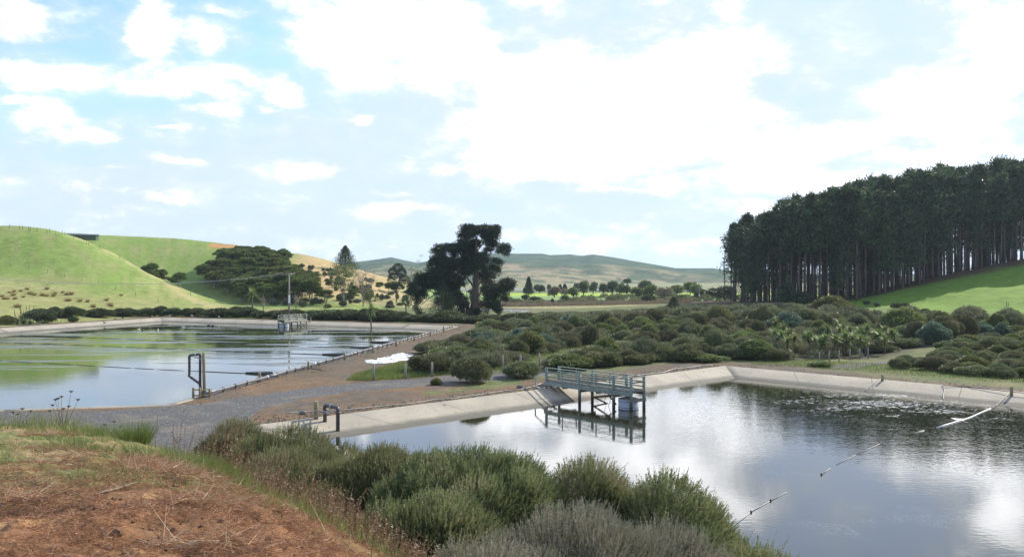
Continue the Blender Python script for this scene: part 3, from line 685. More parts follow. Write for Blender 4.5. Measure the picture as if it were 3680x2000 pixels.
# ---- pipe gantries
def elbow(pts, r, n=6):
    """round the corners of a polyline"""
    P_ = [Vector(p) for p in pts]; o = [P_[0]]
    for i in range(1, len(P_)-1):
        a = (P_[i-1]-P_[i]).normalized()*r; b = (P_[i+1]-P_[i]).normalized()*r
        for k in range(n+1):
            s = k/n; o.append((P_[i]+a)*(1-s)**2+P_[i]*2*s*(1-s)+(P_[i]+b)*s**2)
    return o+[P_[-1]]
def gantry_near():
    t = empty('pipe_gantry', (-11.75, 53.6, 0)); tag(t, 'dark brown arched pipe beside a wooden post on the corner of the near pond', 'pipe')
    x = Vector((.69, -.73, 0)); y = Vector((.73, .69, 0))
    p0 = Vector((0, 0, 0)); p1 = x*1.5
    MB().tube(elbow([p0+Vector((0, 0, -.2)), p0+Vector((0, 0, 1.62)), p1+Vector((0, 0, 1.60)), p1+Vector((0, 0, -.5))], .2), .12, 16).build('pipe', M['pipe'], t, True)
    for q, z in ((p0, 1.36), (p1, 1.33)): MB().tube([q+Vector((0, 0, z-.09)), q+Vector((0, 0, z+.03))], .14, 16).build('pipe_socket', M['pipe'], t, True)
    MB().tube([p0+x*.68+Vector((0, 0, 1.615)), p0+x*.84+Vector((0, 0, 1.61))], .145, 16).build('pipe_collar', M['steel'], t, True)
    q = -x*.55-y*.30; MB().post(q.x, q.y, .3, 1.84, .145, 16).build('post', M['round_post'], t, True)
    MB().bar(q-y*.16+Vector((0, 0, 1.28)), p0+x*1.15-y*.16+Vector((0, 0, 1.30)), .05, .06).build('bracket', M['steel'], t)
    MB().bar(q-y*.17+Vector((0, 0, .86)), p0+x*.65-y*.17+Vector((0, 0, 1.26)), .04, .05).build('bracket', M['steel'], t)
    MB().bar(p0+x*.76-y*.14+Vector((0, 0, 1.26)), p0+x*.76-y*.14+Vector((0, 0, 1.56)), .05, .05).build('bracket', M['steel'], t)
gantry_near()
def gantry_far():
    bx, by = -22.95, 63.4; t = empty('pipe_gantry', (bx, by, ZB)); tag(t, 'looped dark brown pipe strapped to a tall wooden post by the far pond', 'pipe')
    # x to the right as seen, heights above the bank
    A_ = [(-.12, 0, -.2), (-.12, .0, .25), (-.24, 0, 1.02), (-1.02, 0, 1.58), (-1.02, 0, 3.12), (-.22, 0, 3.22), (-.22, 0, 1.1)]
    MB().tube(elbow(A_[:4]+[A_[4], A_[5], (-.22, -.02, .1)], .13), .095, 14).build('pipe', M['pipe'], t, True)
    for z in (1.62, 2.95): MB().tube([(-1.02, 0, z-.08), (-1.02, 0, z+.05)], .115, 14).build('pipe_socket', M['pipe'], t, True)
    MB().tube([(-.62, 0, 3.17), (-.5, 0, 3.185)], .12, 14).build('pipe_collar', M['steel'], t, True)
    MB().post(.0+.06, .12, -.2, 3.32, .115, 14, (-.07, 0)).build('post', M['round_post'], t, True)
    MB().bar((-.62, -.12, 2.98), (.05, -.02, 2.86), .05, .06).build('bracket', M['steel'], t)
    MB().bar((-.35, -.12, 2.98), (.02, -.02, 2.66), .04, .05).build('bracket', M['steel'], t)
    f = empty('guard_frame', (bx-.55, by-.5, ZB)); tag(f, 'low wooden guard frame of short posts round the foot of the looped pipe', 'guard frame')
    for x, y, h in ((0, 0, .80), (.50, -.02, .80), (.95, .75, .62), (.30, .85, .55)): MB().post(x, y, -.15, h, .09, 12).build('post', M['round_post'], f, True)
    for z in (.2, .62): MB().bar((0, .11, z), (.5, .10, z), .04, .09).build('rail', M['round_post'], f); MB().bar((.5, .1, z-.02), (.95, .68, z-.02), .04, .09).build('rail', M['round_post'], f)
gantry_far()

# ---- long pipe along the east bank of the left pond, with its stub posts
def pipeline():
    a = Vector((-22.9, 63.2, ZB+.26)); b = Vector((-10.6, 153.5, ZB+.24)); n = 60
    t = empty('bank_pipeline', (a.x, a.y, ZB)); tag(t, 'long grey brown pipe in clips along the edge of the left pond', 'pipeline')
    o = Vector((a.x, a.y, ZB)); d = (b-a); L_ = d.length; k = 8
    for i in range(k):
        p = [a+d*((i+s*(1 if s < 1 else .997))/k)-o+Vector((.04*math.sin(i*7+s*9), 0, .02*math.sin(i*3+s*12))) for s in np.linspace(0, 1, 7)]
        MB().tube(p, .118, 12).build('pipe_length', M['pipe_grey'], t, True)
        q = a+d*((i+.985)/k)-o; MB().tube([q, q+d.normalized()*.3], .15, 12).build('pipe_joint', M['white_plastic'], t, True)
    for i in range(44):
        q = a+d*((i+.5)/44)-o; c_ = MB().tube([q, q+d.normalized()*.10], .152, 12)
        c_.bar(q+Vector((.05, 0, -.32)), q+Vector((.05, 0, -.08)), .12, .1); c_.bar(q+Vector((0, 0, -.26)), q+Vector((-.55, .06, -.30)), .10, .03); c_.build('pipe_clip', M['pipe'], t)
pipeline()
def stub(px, py, h, label, group, m='round_post', r=.11, lean=0, z=None):
    x, y, z0 = G(px, py, ZB); z0 = tz(x, y) if z is None else z
    t = empty('marker_post', (x, y, z0)); MB().post(0, 0, -.2, h, r, 12, (lean, 0)).build('post_shaft', M[m], t, True)
    MB().tube([(lean, 0, h-.002), (lean, 0, h+.012)], [r*.86, r*.55], 12).build('post_top', M['grey_post'], t, True)
    return tag(t, label, 'post', group)
words = ['first', 'second', 'third', 'fourth', 'fifth', 'sixth', 'seventh', 'eighth', 'ninth', 'tenth', 'eleventh', 'twelfth', 'thirteenth', 'fourteenth', 'fifteenth']
for i, (px, py) in enumerate([(933, 1370), (1108, 1328), (1238, 1294), (1340, 1267), (1424, 1244), (1488, 1224), (1546, 1208), (1594, 1193)]):
    stub(px, py, .82 if i < 7 else 1.0, f'short stub post on the left pond bank, {words[i]} from the looped pipe', 'stub posts along the bank pipeline')

# ---- fence posts by the gravel road
for i, (px, py, h) in enumerate([(1343, 1367, 1.45), (1457, 1361, 1.35), (1553, 1355, 1.35)]):
    stub(px, py, h, 'grey fence post on the grassy verge, '+['at the pointed end of the grass', 'in the middle of the grass', 'next to the low round bush'][i], 'fence posts beside the gravel road', 'grey_post', .10, random.uniform(-.04, .04))
for i, (px, py, h) in enumerate([(1653, 1336, 1.25), (1807, 1327, 1.35), (1871, 1325, 1.35), (1939, 1321, 1.4), (1996, 1310, 1.2)]):
    stub(px, py, h, 'grey fence post behind the roadside bushes, '+words[i]+' from the white sheet', 'fence posts beside the gravel road', 'grey_post', .09, random.uniform(-.04, .04))

# ---- power poles and lines
def power_pole(loc, h, arm, rz, label, scale=1.0):
    t = empty('power_pole', loc, rz); tag(t, label, 'power pole')
    MB().tube([(0, 0, -.3), (0, 0, h*.5), (0, 0, h)], [.24*scale, .19*scale, .12*scale], 10).build('pole', M['grey_post'], t, True)
    MB().tube([(0, 0, 3.4*h/9.6), (0, 0, 5.1*h/9.6)], [.223*scale, .203*scale], 10, False).build('marker_band', M['white_plastic'], t, True)
    MB().bar((-arm, -.16*scale, h-.18), (arm, -.16*scale, h-.18), .10, .12).build('crossarm', M['grey_timber'], t)
    for x in (-.92, -.35, .35, .92):
        b = MB().tube([(x*arm, -.16*scale, h-.12), (x*arm, -.16*scale, h+.02), (x*arm, -.16*scale, h+.05), (x*arm, -.16*scale, h+.13)], [.02, .02, .055, .035], 8); b.build('insulator', M['white_plastic'], t, True)
    return t
px_, py_ = 1039, 1127
PX, PY, _ = G(px_, 1143, ZB); PY = 184.0; PX = (1039-1840)/F*PY
pz = tz(PX, PY)
PH = H-(981-1000)/F*PY-pz
power_pole((PX, PY, pz), PH, 1.55, R(-12), 'tall concrete power pole with white band and crossarm behind the small far jetty')
def wire(a, b, sag, label, r=.022):
    pts = [Vector(a)*(1-s)+Vector(b)*s-Vector((0, 0, sag*4*s*(1-s))) for s in np.linspace(0, 1, 40)]
    o = Vector(a); tag(MB().tube([p-o for p in pts], r, 5).build('overhead_line', M['steel'], None, True, o), label, 'power line', 'overhead lines from the power pole')
top = pz+PH
for i, (dx, lab) in enumerate(((-1.4, 'upper pale overhead line crossing in front of the green hill'), (1.4, 'lower pale overhead line crossing in front of the green hill'))):
    Y1 = 130; X1 = (-500-1840)/F*Y1
    wire((PX+dx, PY-.2, top), (X1, Y1+dx*1.2, H-(948-1000)*Y1/F+dx*.05), 2.7, lab)
# second pole, down on the flats, and the line from the tree
PX2 = (2513-1840)/F*330
power_pole((PX2, 330, tz(PX2, 330)), 5.2, .8, R(-20), 'small grey power pole among the distant scrub at the end of the flats')
for i, (x1, y1) in enumerate(((2370, 1056), (2640, 1050))):
    wire((PX2, 330, tz(PX2, 330)+5.1), ((x1-1840)/F*345, 345, H-(y1-1000)*345/F), .8, ['thin overhead line leaving the small pole towards the willows', 'thin overhead line leaving the small pole towards the pine wood'][i])

# ---- farm shed and trough on the hill
def shed():
    x, y, z = hit(292, 846, 200); y = 312; x = (292-1840)/F*y; z = H-(852-1000)*y/F
    t = empty('farm_shed', (x, y, z-1.0), R(12)); tag(t, 'long low shed with a dark green roof on top of the green hill', 'shed')
    b = MB(); b.bar((-5.4, 0, .85), (5.4, 0, .75), 4.0, 1.7); b.build('wall', M['roof_green'], t)
    r_ = MB(); r_.add([(-5.8, -2.3, 1.82), (5.8, -2.3, 1.62), (5.8, 0, 2.15), (-5.8, 0, 2.25), (-5.8, 2.3, 1.82), (5.8, 2.3, 1.62),
                      (-5.8, -2.3, 1.70), (5.8, -2.3, 1.50), (-5.8, 2.3, 1.70), (5.8, 2.3, 1.50)], [(0, 1, 2, 3), (3, 2, 5, 4), (6, 7, 1, 0), (4, 5, 9, 8), (0, 3, 4, 8, 6), (1, 7, 9, 5, 2), (6, 8, 9, 7)])
    r_.build('roof', M['roof_green'], t)
    MB().tube([(-5.8, -2.36, 1.74), (5.8, -2.36, 1.54)], .07, 8).build('gutter', M['pipe_grey'], t, True)
shed()
def trough():
    y = 424; x = (554-1840)/F*y; z = tz(x, y); z = H-(863-1000)*y/F
    t = empty('water_trough', (x, y, z-.3)); tag(t, 'round concrete water trough on the skyline of the grass hill', 'trough')
    MB().tube([(0, 0, 0), (0, 0, .85)], 1.05, 20).build('trough_wall', M['concrete_new'], t, True)
    MB().tube([(0, 0, .86), (0, 0, .98)], 1.12, 20).build('rim', M['concrete_new'], t, True)
trough()

# ---- posts of the hill fences
def hillpost(px, py, h, label, group, d=None, r=.07):
    if d is None: x, y, z = hit(px, py, 150)
    else: y = d; x = (px-1840)/F*y; z = tz(x, y)
    me = MB().post(0, 0, -.3, h, r, 7, (random.uniform(-.12, .12), 0)).mesh('fence_post', M['grey_timber'], True)
    return tag(link('fence_post', me, None, (x, y, z)), label, 'fence post', group)
K = .388
for i, (cx, cy) in enumerate([(600, 217), (680, 252), (800, 298), (822, 299), (925, 333), (1110, 428), (1430, 592), (1655, 695), (1765, 772)]):
    hillpost(cx*K, 760+cy*K+1, 1.05, f'fence post on the brow of the green spur, {words[i]} from the shed', 'fence posts down the brow of the hill')
for i, (cx, cy) in enumerate([(95, 503), (265, 528), (440, 567), (598, 606), (760, 648), (910, 670), (1073, 721), (1258, 780), (1466, 840), (1603, 882)]):
    hillpost(cx*K, 760+cy*K, 1.0, f'fence post crossing the face of the green hill, {words[i]} from the uphill end', 'fence posts across the hill face')
for i, (cx, cy) in enumerate([(90, 133), (180, 140), (210, 143), (268, 152), (282, 153), (345, 163), (435, 173), (460, 176), (515, 192), (575, 190)]):
    hillpost(cx*K, 760+cy*K+9, 1.35, f'fence post on the skyline of the hill, {words[i]} from its high end', 'fence posts on the skyline', None, .08)
for i, (px, py, h) in enumerate(((3515, 1116, .9), (3618, 1101, 1.0), (3624, 1100, .8))):
    hillpost(px, py, h, ['short post alone in the bright green paddock', 'taller of two posts close together in the bright paddock', 'shorter of two posts close together in the bright paddock'][i], 'posts in the bright paddock')
for i, px in enumerate([2945, 2980, 3016, 3055, 3090, 3120]):
    x, y, z = G(px, 1306-(px-2945)*.10, ZB)
    me = MB().post(0, 0, -.2, 1.2, .07, 8).mesh('fence_post', M['grey_post'], True)
    tag(link('fence_post', me, None, (x, y, tz(x, y))), f'grey fence post under the cabbage trees, {words[i]} from the pond end', 'fence post', 'fence posts below the cabbage trees')

# ---- bank posts, hoses and floats on the near pond
for i, (px, py) in enumerate(((3171, 1366), (3635, 1411))):
    x, y, z = G(px, py, ZB); t = empty('bollard', (x, y, ZB)); MB().post(0, 0, -.2, .5, .12, 12).build('post_shaft', M['round_post'], t, True)
    tag(t, ['stubby green wooden post on the far bank, above the thin white rope', 'stubby green wooden post on the bank holding the white float line'][i], 'post', 'stubby posts on the far bank')
def draped(name, pts, r, m, label, cat, dz=.0, seg=8, group=None, jit=.0):
    P_ = [Vector(p) for p in pts]; o = P_[0]; q = []
    for a, b in zip(P_[:-1], P_[1:]):
        for k in range(4): s = k/4; v = a*(1-s)+b*s; q.append(v-o+Vector((random.uniform(-jit, jit), random.uniform(-jit, jit), 0)))
    q.append(P_[-1]-o)
    return tag(MB().tube(q, r, seg).build(name, m, None, True, o+Vector((0, 0, dz))), label, cat, group)
def lin(px, py):            # on the lining between water and bank top
    D = (H-.36)*F/(py-1000)
    for _ in range(30):
        X = (px-1840)/F*D; d = -poly_sdf(np.array([X]), np.array([D]), R_POND)[0]; z = max(0.0, ZB+.045-max(d, 0)*(ZB+.03)/SL); D = .5*D+.5*(H-z)*F/(py-1000)
    return (X, D, z+.03)
draped('mooring_rope', [lin(3165, 1361), lin(3148, 1372), lin(3128, 1388), lin(3108, 1404)], .03, M['dirty_rope'], 'thin white rope lying down the far lining to the water', 'rope')
draped('white_hose', [lin(3384, 1385), lin(3391, 1391), lin(3394, 1404), lin(3390, 1420), lin(3391, 1437)], .035, M['dirty_rope'], 'white hose dangling down the far lining into the water', 'hose')
def float_line():
    t = empty('float_line', (0, 0, 0)); tag(t, 'long white float line stretched across the near pond from the bank post', 'float line')
    t.location = G(3370, 1535, 0)
    o = Vector(t.location)
    P1 = [lin(3629, 1411), lin(3610, 1432), lin(3592, 1448), G(3575, 1460), G(3560, 1468), G(3530, 1480), G(3500, 1494), G(3475, 1504), G(3440, 1514), G(3400, 1526), G(3367, 1536)]
    def seg(P_, r, m, z=.02): return MB().tube([Vector(p)+Vector((0, 0, z))-o for p in P_], r, 8).build('float_section', m, t, True)
    seg(P1[:5], .028, M['dirty_rope']); seg(P1[4:], .042, M['white_plastic'])
    for A_, B_, r in (((3320, 1547), (3287, 1556), .04), ((3161, 1594), (3080, 1632), .014), ((3075, 1634), (3006, 1669), .013), ((2984, 1682), (2957, 1702), .015), ((2827, 1768), (2772, 1798), .012), ((2766, 1801), (2701, 1838), .012), ((2697, 1841), (2640, 1886), .013)):
        a, b = Vector(G(*A_)), Vector(G(*B_)); seg([a, (a+b)/2+Vector((0, 0, .004)), b], r, M['dirty_rope'], .012)
    for p in ((2952, 1705), (2769, 1799), (2699, 1840), (3578, 1459)):
        q = Vector(G(*p))-o; MB().tube([q+Vector((0, 0, -.03)), q+Vector((0, 0, .05)), q+Vector((0, 0, .09))], [.045, .045, .02], 10).build('float', M['black_rubber'], t, True)
float_line()
b_ = MB(); pts = [G(3417, 1501), G(3440, 1504), G(3474, 1505), G(3460, 1512), G(3435, 1509)]
b_.add([(p[0], p[1], .03) for p in pts]+[(p[0], p[1], .012) for p in pts], [(0, 1, 2, 3, 4), (9, 8, 7, 6, 5)]+[(i, 5+i, 5+(i+1) % 5, (i+1) % 5) for i in range(5)])
tag(b_.build('floating_sheet', M['white_plastic']), 'scrap of white plastic sheet caught on the float line', 'plastic sheet')
hose = [(1024, 1485), (1117, 1478), (1226, 1473), (1288, 1468), (1358, 1460), (1482, 1449), (1560, 1436), (1622, 1432), (1715, 1419), (1824, 1402), (1866, 1400), (1901, 1392), (1945, 1378)]
def gr_(px, py):
    x, y, z = G(px, py, ZB+.03); return (x, y, ZB+.05)
draped('bank_hose', [gr_(*p) for p in hose], .032, M['dirty_rope'], 'thin grey hose lying along the bank from the arched pipe to the green jetty', 'hose', jit=.04)
draped('bank_hose', [gr_(*p) for p in [(2200, 1361), (2260, 1352), (2320, 1345), (2382, 1338), (2420, 1326), (2480, 1320), (2520, 1314), (2560, 1312)]], .045, M['dirty_rope'], 'thin grey hose on the bank beyond the green jetty', 'hose', jit=.06)
draped('black_pipe', [gr_(*p) for p in [(3390, 1385), (3460, 1389), (3540, 1397), (3620, 1406), (3700, 1414), (3800, 1424)]], .028, M['black_rubber'], 'black flexible pipe lying along the far bank by the white hose', 'pipe', jit=.05)
draped('bank_stake', [gr_(*p) for p in [(1114, 1323), (1156, 1328)]], .05, M['grey_timber'], 'loose length of timber lying on the earth by the second stub post', 'timber')

# ---- black baffle curtains floating on the left pond
def baffle(a, b, label):
    a = Vector(G(*a)); b = Vector(b if len(b) == 3 else G(*b)); d = b-a; L_ = d.length; u = d.normalized(); n = Vector((-u.y, u.x, 0))
    t = empty('floating_baffle', a); tag(t, label, 'floating baffle', 'black floating baffles on the left pond')
    s = 0.0; k = 0
    while s < L_-1:
        ln = random.uniform(2.5, 5.5) if k else 9.0; gap = random.uniform(.2, 1.6); e = min(s+ln, L_)
        p = [u*q+n*(.35*math.sin(q*.11)) for q in np.linspace(s, e, 6)]; wd = .032 if k else .045
        MB().tube([v+Vector((0, 0, .01)) for v in p], [wd*.35]+[wd]*4+[wd*.35], 8).build('baffle_section', M['black_rubber'], t, True); s = e+gap; k += 1
    m = MB(); m.add([(-u*.9+n*.35+Vector((0, 0, .05))), (u*2.2+Vector((0, 0, .14))), (-u*1.0-n*.05+Vector((0, 0, .3))), (-u*1.0-n*.35+Vector((0, 0, .04))), (u*2.1+Vector((0, 0, -.05)))], [(0, 1, 2), (2, 1, 3), (0, 4, 1), (3, 1, 4), (0, 2, 3), (0, 3, 4)])
    m.build('end_float', M['black_rubber'], t)
baffle((946, 1344), (-88, 110, 0), 'black floating baffle nearest the looped pipe, crossing the left pond')
baffle((1211, 1276), (-88, 132, 0), 'black floating baffle second from the looped pipe')
baffle((1304, 1251), (-84, 143.8, 0), 'black floating baffle third from the looped pipe')
baffle((1377, 1231), (-82.5, 156, 0), 'black floating baffle closest to the small far jetty')

# ---- crumpled white sheet on the earth
def sheetpile(name, outline, zamp, label, m, cat, zb=None):
    P_ = [G(px, py, ZB) if zb is None else (((px-1840)/F*zb), zb+(1125-py)*1.2, tz((px-1840)/F*zb, zb)) for px, py in outline]
    xs = [p[0] for p in P_]; ys = [p[1] for p in P_]
    x0, x1, y0, y1 = min(xs), max(xs), min(ys), max(ys); n = 90; u = np.linspace(x0-.2, x1+.2, n); v = np.linspace(y0-.2, y1+.2, n)
    X, Y = np.meshgrid(u, v); d = poly_sdf(X, Y, [(p[0], p[1]) for p in P_])+fbm(X, Y, 1.1, 3)*.6
    z = terrain(X, Y)+sstep(.05, -.5, d)*(.05+zamp*(.5-np.abs(fbm(X, Y, 1.1, 4, .65))*2.2))
    ok = (d < 0); q = (np.arange(n-1)[:, None]*n+np.arange(n-1)[None]); okq = ok[:-1, :-1] | ok[1:, 1:]
    qq = q[okq]; used = np.stack([qq, qq+1, qq+n+1, qq+n], 1); ids, inv = np.unique(used, return_inverse=True)
    V = np.stack([X.ravel(), Y.ravel(), z.ravel()+.02], 1)[ids]; c0 = V.mean(0)
    me = np_mesh(name, V-c0, [inv.reshape(-1, 4)], m, None, True); o = link(name, me, None, c0)
    return tag(o, label, cat)
sheetpile('plastic_sheet', [(1310, 1302), (1340, 1306), (1385, 1305), (1430, 1300), (1475, 1290), (1462, 1284), (1490, 1275), (1450, 1270), (1420, 1272), (1400, 1280), (1362, 1286), (1352, 1296), (1320, 1293)], .24, 'crumpled white plastic sheet lying on the earth beside the left pond', M['white_plastic'], 'plastic sheet')
sheetpile('plastic_sheet', [(1820, 1128), (1845, 1123), (1865, 1124), (1900, 1129), (1865, 1131)], .5, 'pale sheet heaped at the edge of the distant lagoon', M['concrete_new'], 'plastic sheet', 232)

# ---- water birds
def bird_mesh(m, sitting=True):
    V = []; Fc = []; seg = 10
    prof = [(-.26, .13, .005, .005), (-.20, .115, .045, .03), (-.10, .10, .095, .075), (.02, .095, .11, .09), (.12, .105, .085, .08), (.18, .14, .05, .055), (.195, .20, .036, .038), (.205, .245, .036, .036), (.235, .28, .04, .036), (.27, .285, .03, .025), (.31, .275, .014, .01), (.335, .27, .004, .004)]
    for x, z, rz_, ry in prof:
        for k in range(seg): a = 2*math.pi*k/seg; V.append((x, math.cos(a)*ry, z+math.sin(a)*rz_))
    for i in range(len(prof)-1):
        for k in range(seg): Fc.append((i*seg+k, i*seg+(k+1) % seg, (i+1)*seg+(k+1) % seg, (i+1)*seg+k))
    if not sitting:
        for s in (-.03, .03):
            b = len(V); V += [(0, s-.006, .03), (0, s+.006, .03), (.01, s, -.09), (-.01, s, -.09)]; Fc += [(b, b+1, b+2, b+3)]
    me = bpy.data.meshes.new('duck'); me.from_pydata(V, [], Fc); me.materials.append(m); me.polygons.foreach_set('use_smooth', [True]*len(Fc)); me.update(); return me
bm_ = {(c_, s): bird_mesh(M['feather_'+c_], s) for c_ in ('dark', 'pale') for s in (True, False)}
birds = [(1285, 1092, 'pale', 1), (1384, 1085, 'dark', 1), (1322, 1097, 'dark', 1), (1463, 1098, 'pale', 1), (1697, 1070, 'pale', 1), (1932, 1053, 'dark', 1), (1970, 1056, 'dark', 1), (1755, 1058, 'dark', 1),
         (968, 1034, 'dark', 0), (1185, 1058, 'dark', 0), (2317, 1032, 'dark', 0), (2412, 1040, 'dark', 0), (1135, 987, 'dark', 0), (1385, 980, 'dark', 0), (1780, 970, 'pale', 0), (1905, 988, 'dark', 0), (2028, 981, 'pale', 0), (1065, 997, 'dark', 0), (1570, 970, 'pale', 0)]
for i, (cx, cy, c_, on) in enumerate(birds):
    px, py = cx*K, 760+cy*K
    if on: x, y, z = G(px, py+1, 0); z = -.04
    else:
        z = .38 if cy > 1010 else ZB+.12; x, y, _ = G(px, py+1, z); z += .08
        if cy > 1010:
            d_ = -poly_sdf(np.array([x]), np.array([y]), L_POND)[0]; z = ZB+.04-max(0, d_)*(ZB+.03)/SL+.1
    o = link('duck', bm_[(c_, bool(on))], None, (x, y, z), random.uniform(0, 6.28), 1.35)
    colr_ = 'dark' if c_ == 'dark' else 'pale'
    tag(o, f'{colr_} duck ' + ('swimming on the far end of the left pond' if on else 'standing on the concrete edge of the left pond'), 'duck', f'{colr_} ducks ' + ('on the water' if on else 'on the pond edge'))

# ================================================================ PLANTS
def unit(v): return v/np.maximum(np.linalg.norm(v, axis=-1, keepdims=True), 1e-9)
def rdir(n): return unit(rng.normal(size=(n, 3)))
def cards(P, U, L, Wd, tint):
    """diamond leaves growing from P along U"""
    n = len(P); S = unit(np.cross(U, rdir(n))); L = np.broadcast_to(L, (n,))[:, None]; Wd = np.broadcast_to(Wd, (n,))[:, None]
    V = np.stack([P, P+U*L*.45-S*Wd*.5, P+U*L, P+U*L*.45+S*Wd*.5], 1).reshape(-1, 3)
    Fq = np.arange(n*4).reshape(n, 4); return V, Fq, np.repeat(tint, 4)
def tris(P, U, L, Wd, tint):
    n = len(P); S = unit(np.cross(U, rdir(n))); L = np.broadcast_to(L, (n,))[:, None]; Wd = np.broadcast_to(Wd, (n,))[:, None]
    V = np.stack([P-S*Wd*.5, P+S*Wd*.5, P+U*L], 1).reshape(-1, 3)
    return V, np.arange(n*3).reshape(n, 3), np.repeat(tint, 3)
class Leaves:
    def __init__(s): s.V = []; s.F = []; s.T = []; s.n = 0
    def add(s, t):
        V, Fq, T = t; s.V.append(V); s.F.append(Fq+s.n); s.T.append(T); s.n += len(V)
    def mesh(s, name, m):
        return np_mesh(name, np.concatenate(s.V), s.F, m, np.concatenate(s.T))
def blob_pts(c, r, n, shell=.35, flatb=-.55):
    """points near the surface of an ellipsoid; returns points and outward directions"""
    d = rdir(int(n*1.5)); d = d[d[:, 2] > flatb][:n]
    q = 1-shell*rng.random(len(d))**1.6
    return np.array(c)+d*np.array(r)*q[:, None], unit(d/np.array(r)), q
def leafy(blobs, dens, L, Wd, up=.5, rnd=.6, shell=.35, flatb=-.6, lv=None):
    lv = lv or Leaves()
    for c, r in blobs:
        area = 4*math.pi*((r[0]*r[1])**1.6/3+2*(r[0]*r[2])**1.6/3)**(1/1.6)
        n = max(12, int(area*dens)); P, N, q = blob_pts(c, r, n, shell, flatb); n = len(P)
        U = unit(N+np.array([0, 0, up])+rnd*rng.normal(size=(n, 3))*.6)
        clump = fbm(P[:, 0]*1.3+P[:, 2], P[:, 1]*1.3-P[:, 2]*.7, max(r)*.5, 2)
        keep = clump > -.38
        t = np.clip(.40+clump*.8+rng.normal(size=n)*.18+rng.normal()*.15, 0, 1)
        lv.add(cards(P[keep], U[keep], (L*(.6+.8*rng.random(n)))[keep], (Wd*(.7+.6*rng.random(n)))[keep], t[keep]))
    return lv

# ---- low rounded scrub: six shapes that are copied with their own size and turn
def bush_mesh(name, m, w_=1.7, h_=1.9, nb=8, dens=150, L=.17, Wd=.065, up=.6, lean=.0):
    blobs = [((0, 0, h_*.42), (w_*.74, w_*.74, h_*.46))]
    for i in range(nb*2):
        a = 2.4*i+random.random()*.6; rr = w_*(.30+.42*random.random()); s = w_*(.20+.22*random.random())
        z = h_*(.34+.42*random.random()*(1.15-rr/w_))
        blobs.append(((math.cos(a)*rr+lean*z, math.sin(a)*rr, z), (s, s, s*.8)))
    blobs.append(((lean, 0, h_*.68), (w_*.45, w_*.45, h_*.30)))
    lv = leafy(blobs, dens, L, Wd, up, .8, .3)
    n = 90; P = rng.normal(size=(n, 3))*np.array([w_*.1, w_*.1, 0]); U = unit(rng.normal(size=(n, 3))*np.array([.7, .7, .2])+np.array([0, 0, .7]))
    lv.add(tris(P, U, h_*.7, .045, np.full(n, .97)))
    return lv.mesh(name, m)
BM = {'round': [bush_mesh('bush', M['bush'], 1.7+.2*i, 1.8+.12*i, 7+i, 130, .17, .07, .5, .1*(i-1)) for i in range(4)],
      'fine': [bush_mesh('bush', M['fine'], 1.8, 1.6+.3*i, 9, 190, .15, .05, .9, -.15) for i in range(2)],
      'blue': [bush_mesh('bush', M['bush_blue'], 1.7, 2.1+.3*i, 9, 110, .20, .10, .3) for i in range(2)],
      'bright': [bush_mesh('bush', M['bush_bright'], 1.6, 1.9+.3*i, 8, 110, .19, .09, .6) for i in range(2)],
      'hedge': [bush_mesh('bush', M['hedge'], 2.0, 2.2+.2*i, 9, 80, .26, .10, .5, .1*i) for i in range(3)]}
def put_bush(kind, x, y, wd, ht, label, group=None, name='bush', rz=None, z=None, i=None, cat='bush'):
    me = BM[kind][(random.randrange(len(BM[kind])) if i is None else i) % len(BM[kind])]
    o = link(name, me, None, (x, y, tz(x, y)-.08 if z is None else z), random.random()*6.28 if rz is None else rz)
    d = DIM[me.name]; o.scale = (wd/d[0], wd/d[0]*random.uniform(.9, 1.1), ht/d[1])
    return tag(o, label, cat, group)
DIM = {}
for ks in BM.values():
    for me in ks:
        a = np.empty(len(me.vertices)*3, np.float32); me.vertices.foreach_get('co', a); a = a.reshape(-1, 3)
        DIM[me.name] = (float(np.percentile(a[:, 0], 99.5)-np.percentile(a[:, 0], .5)), float(np.percentile(a[:, 2], 99.7)))

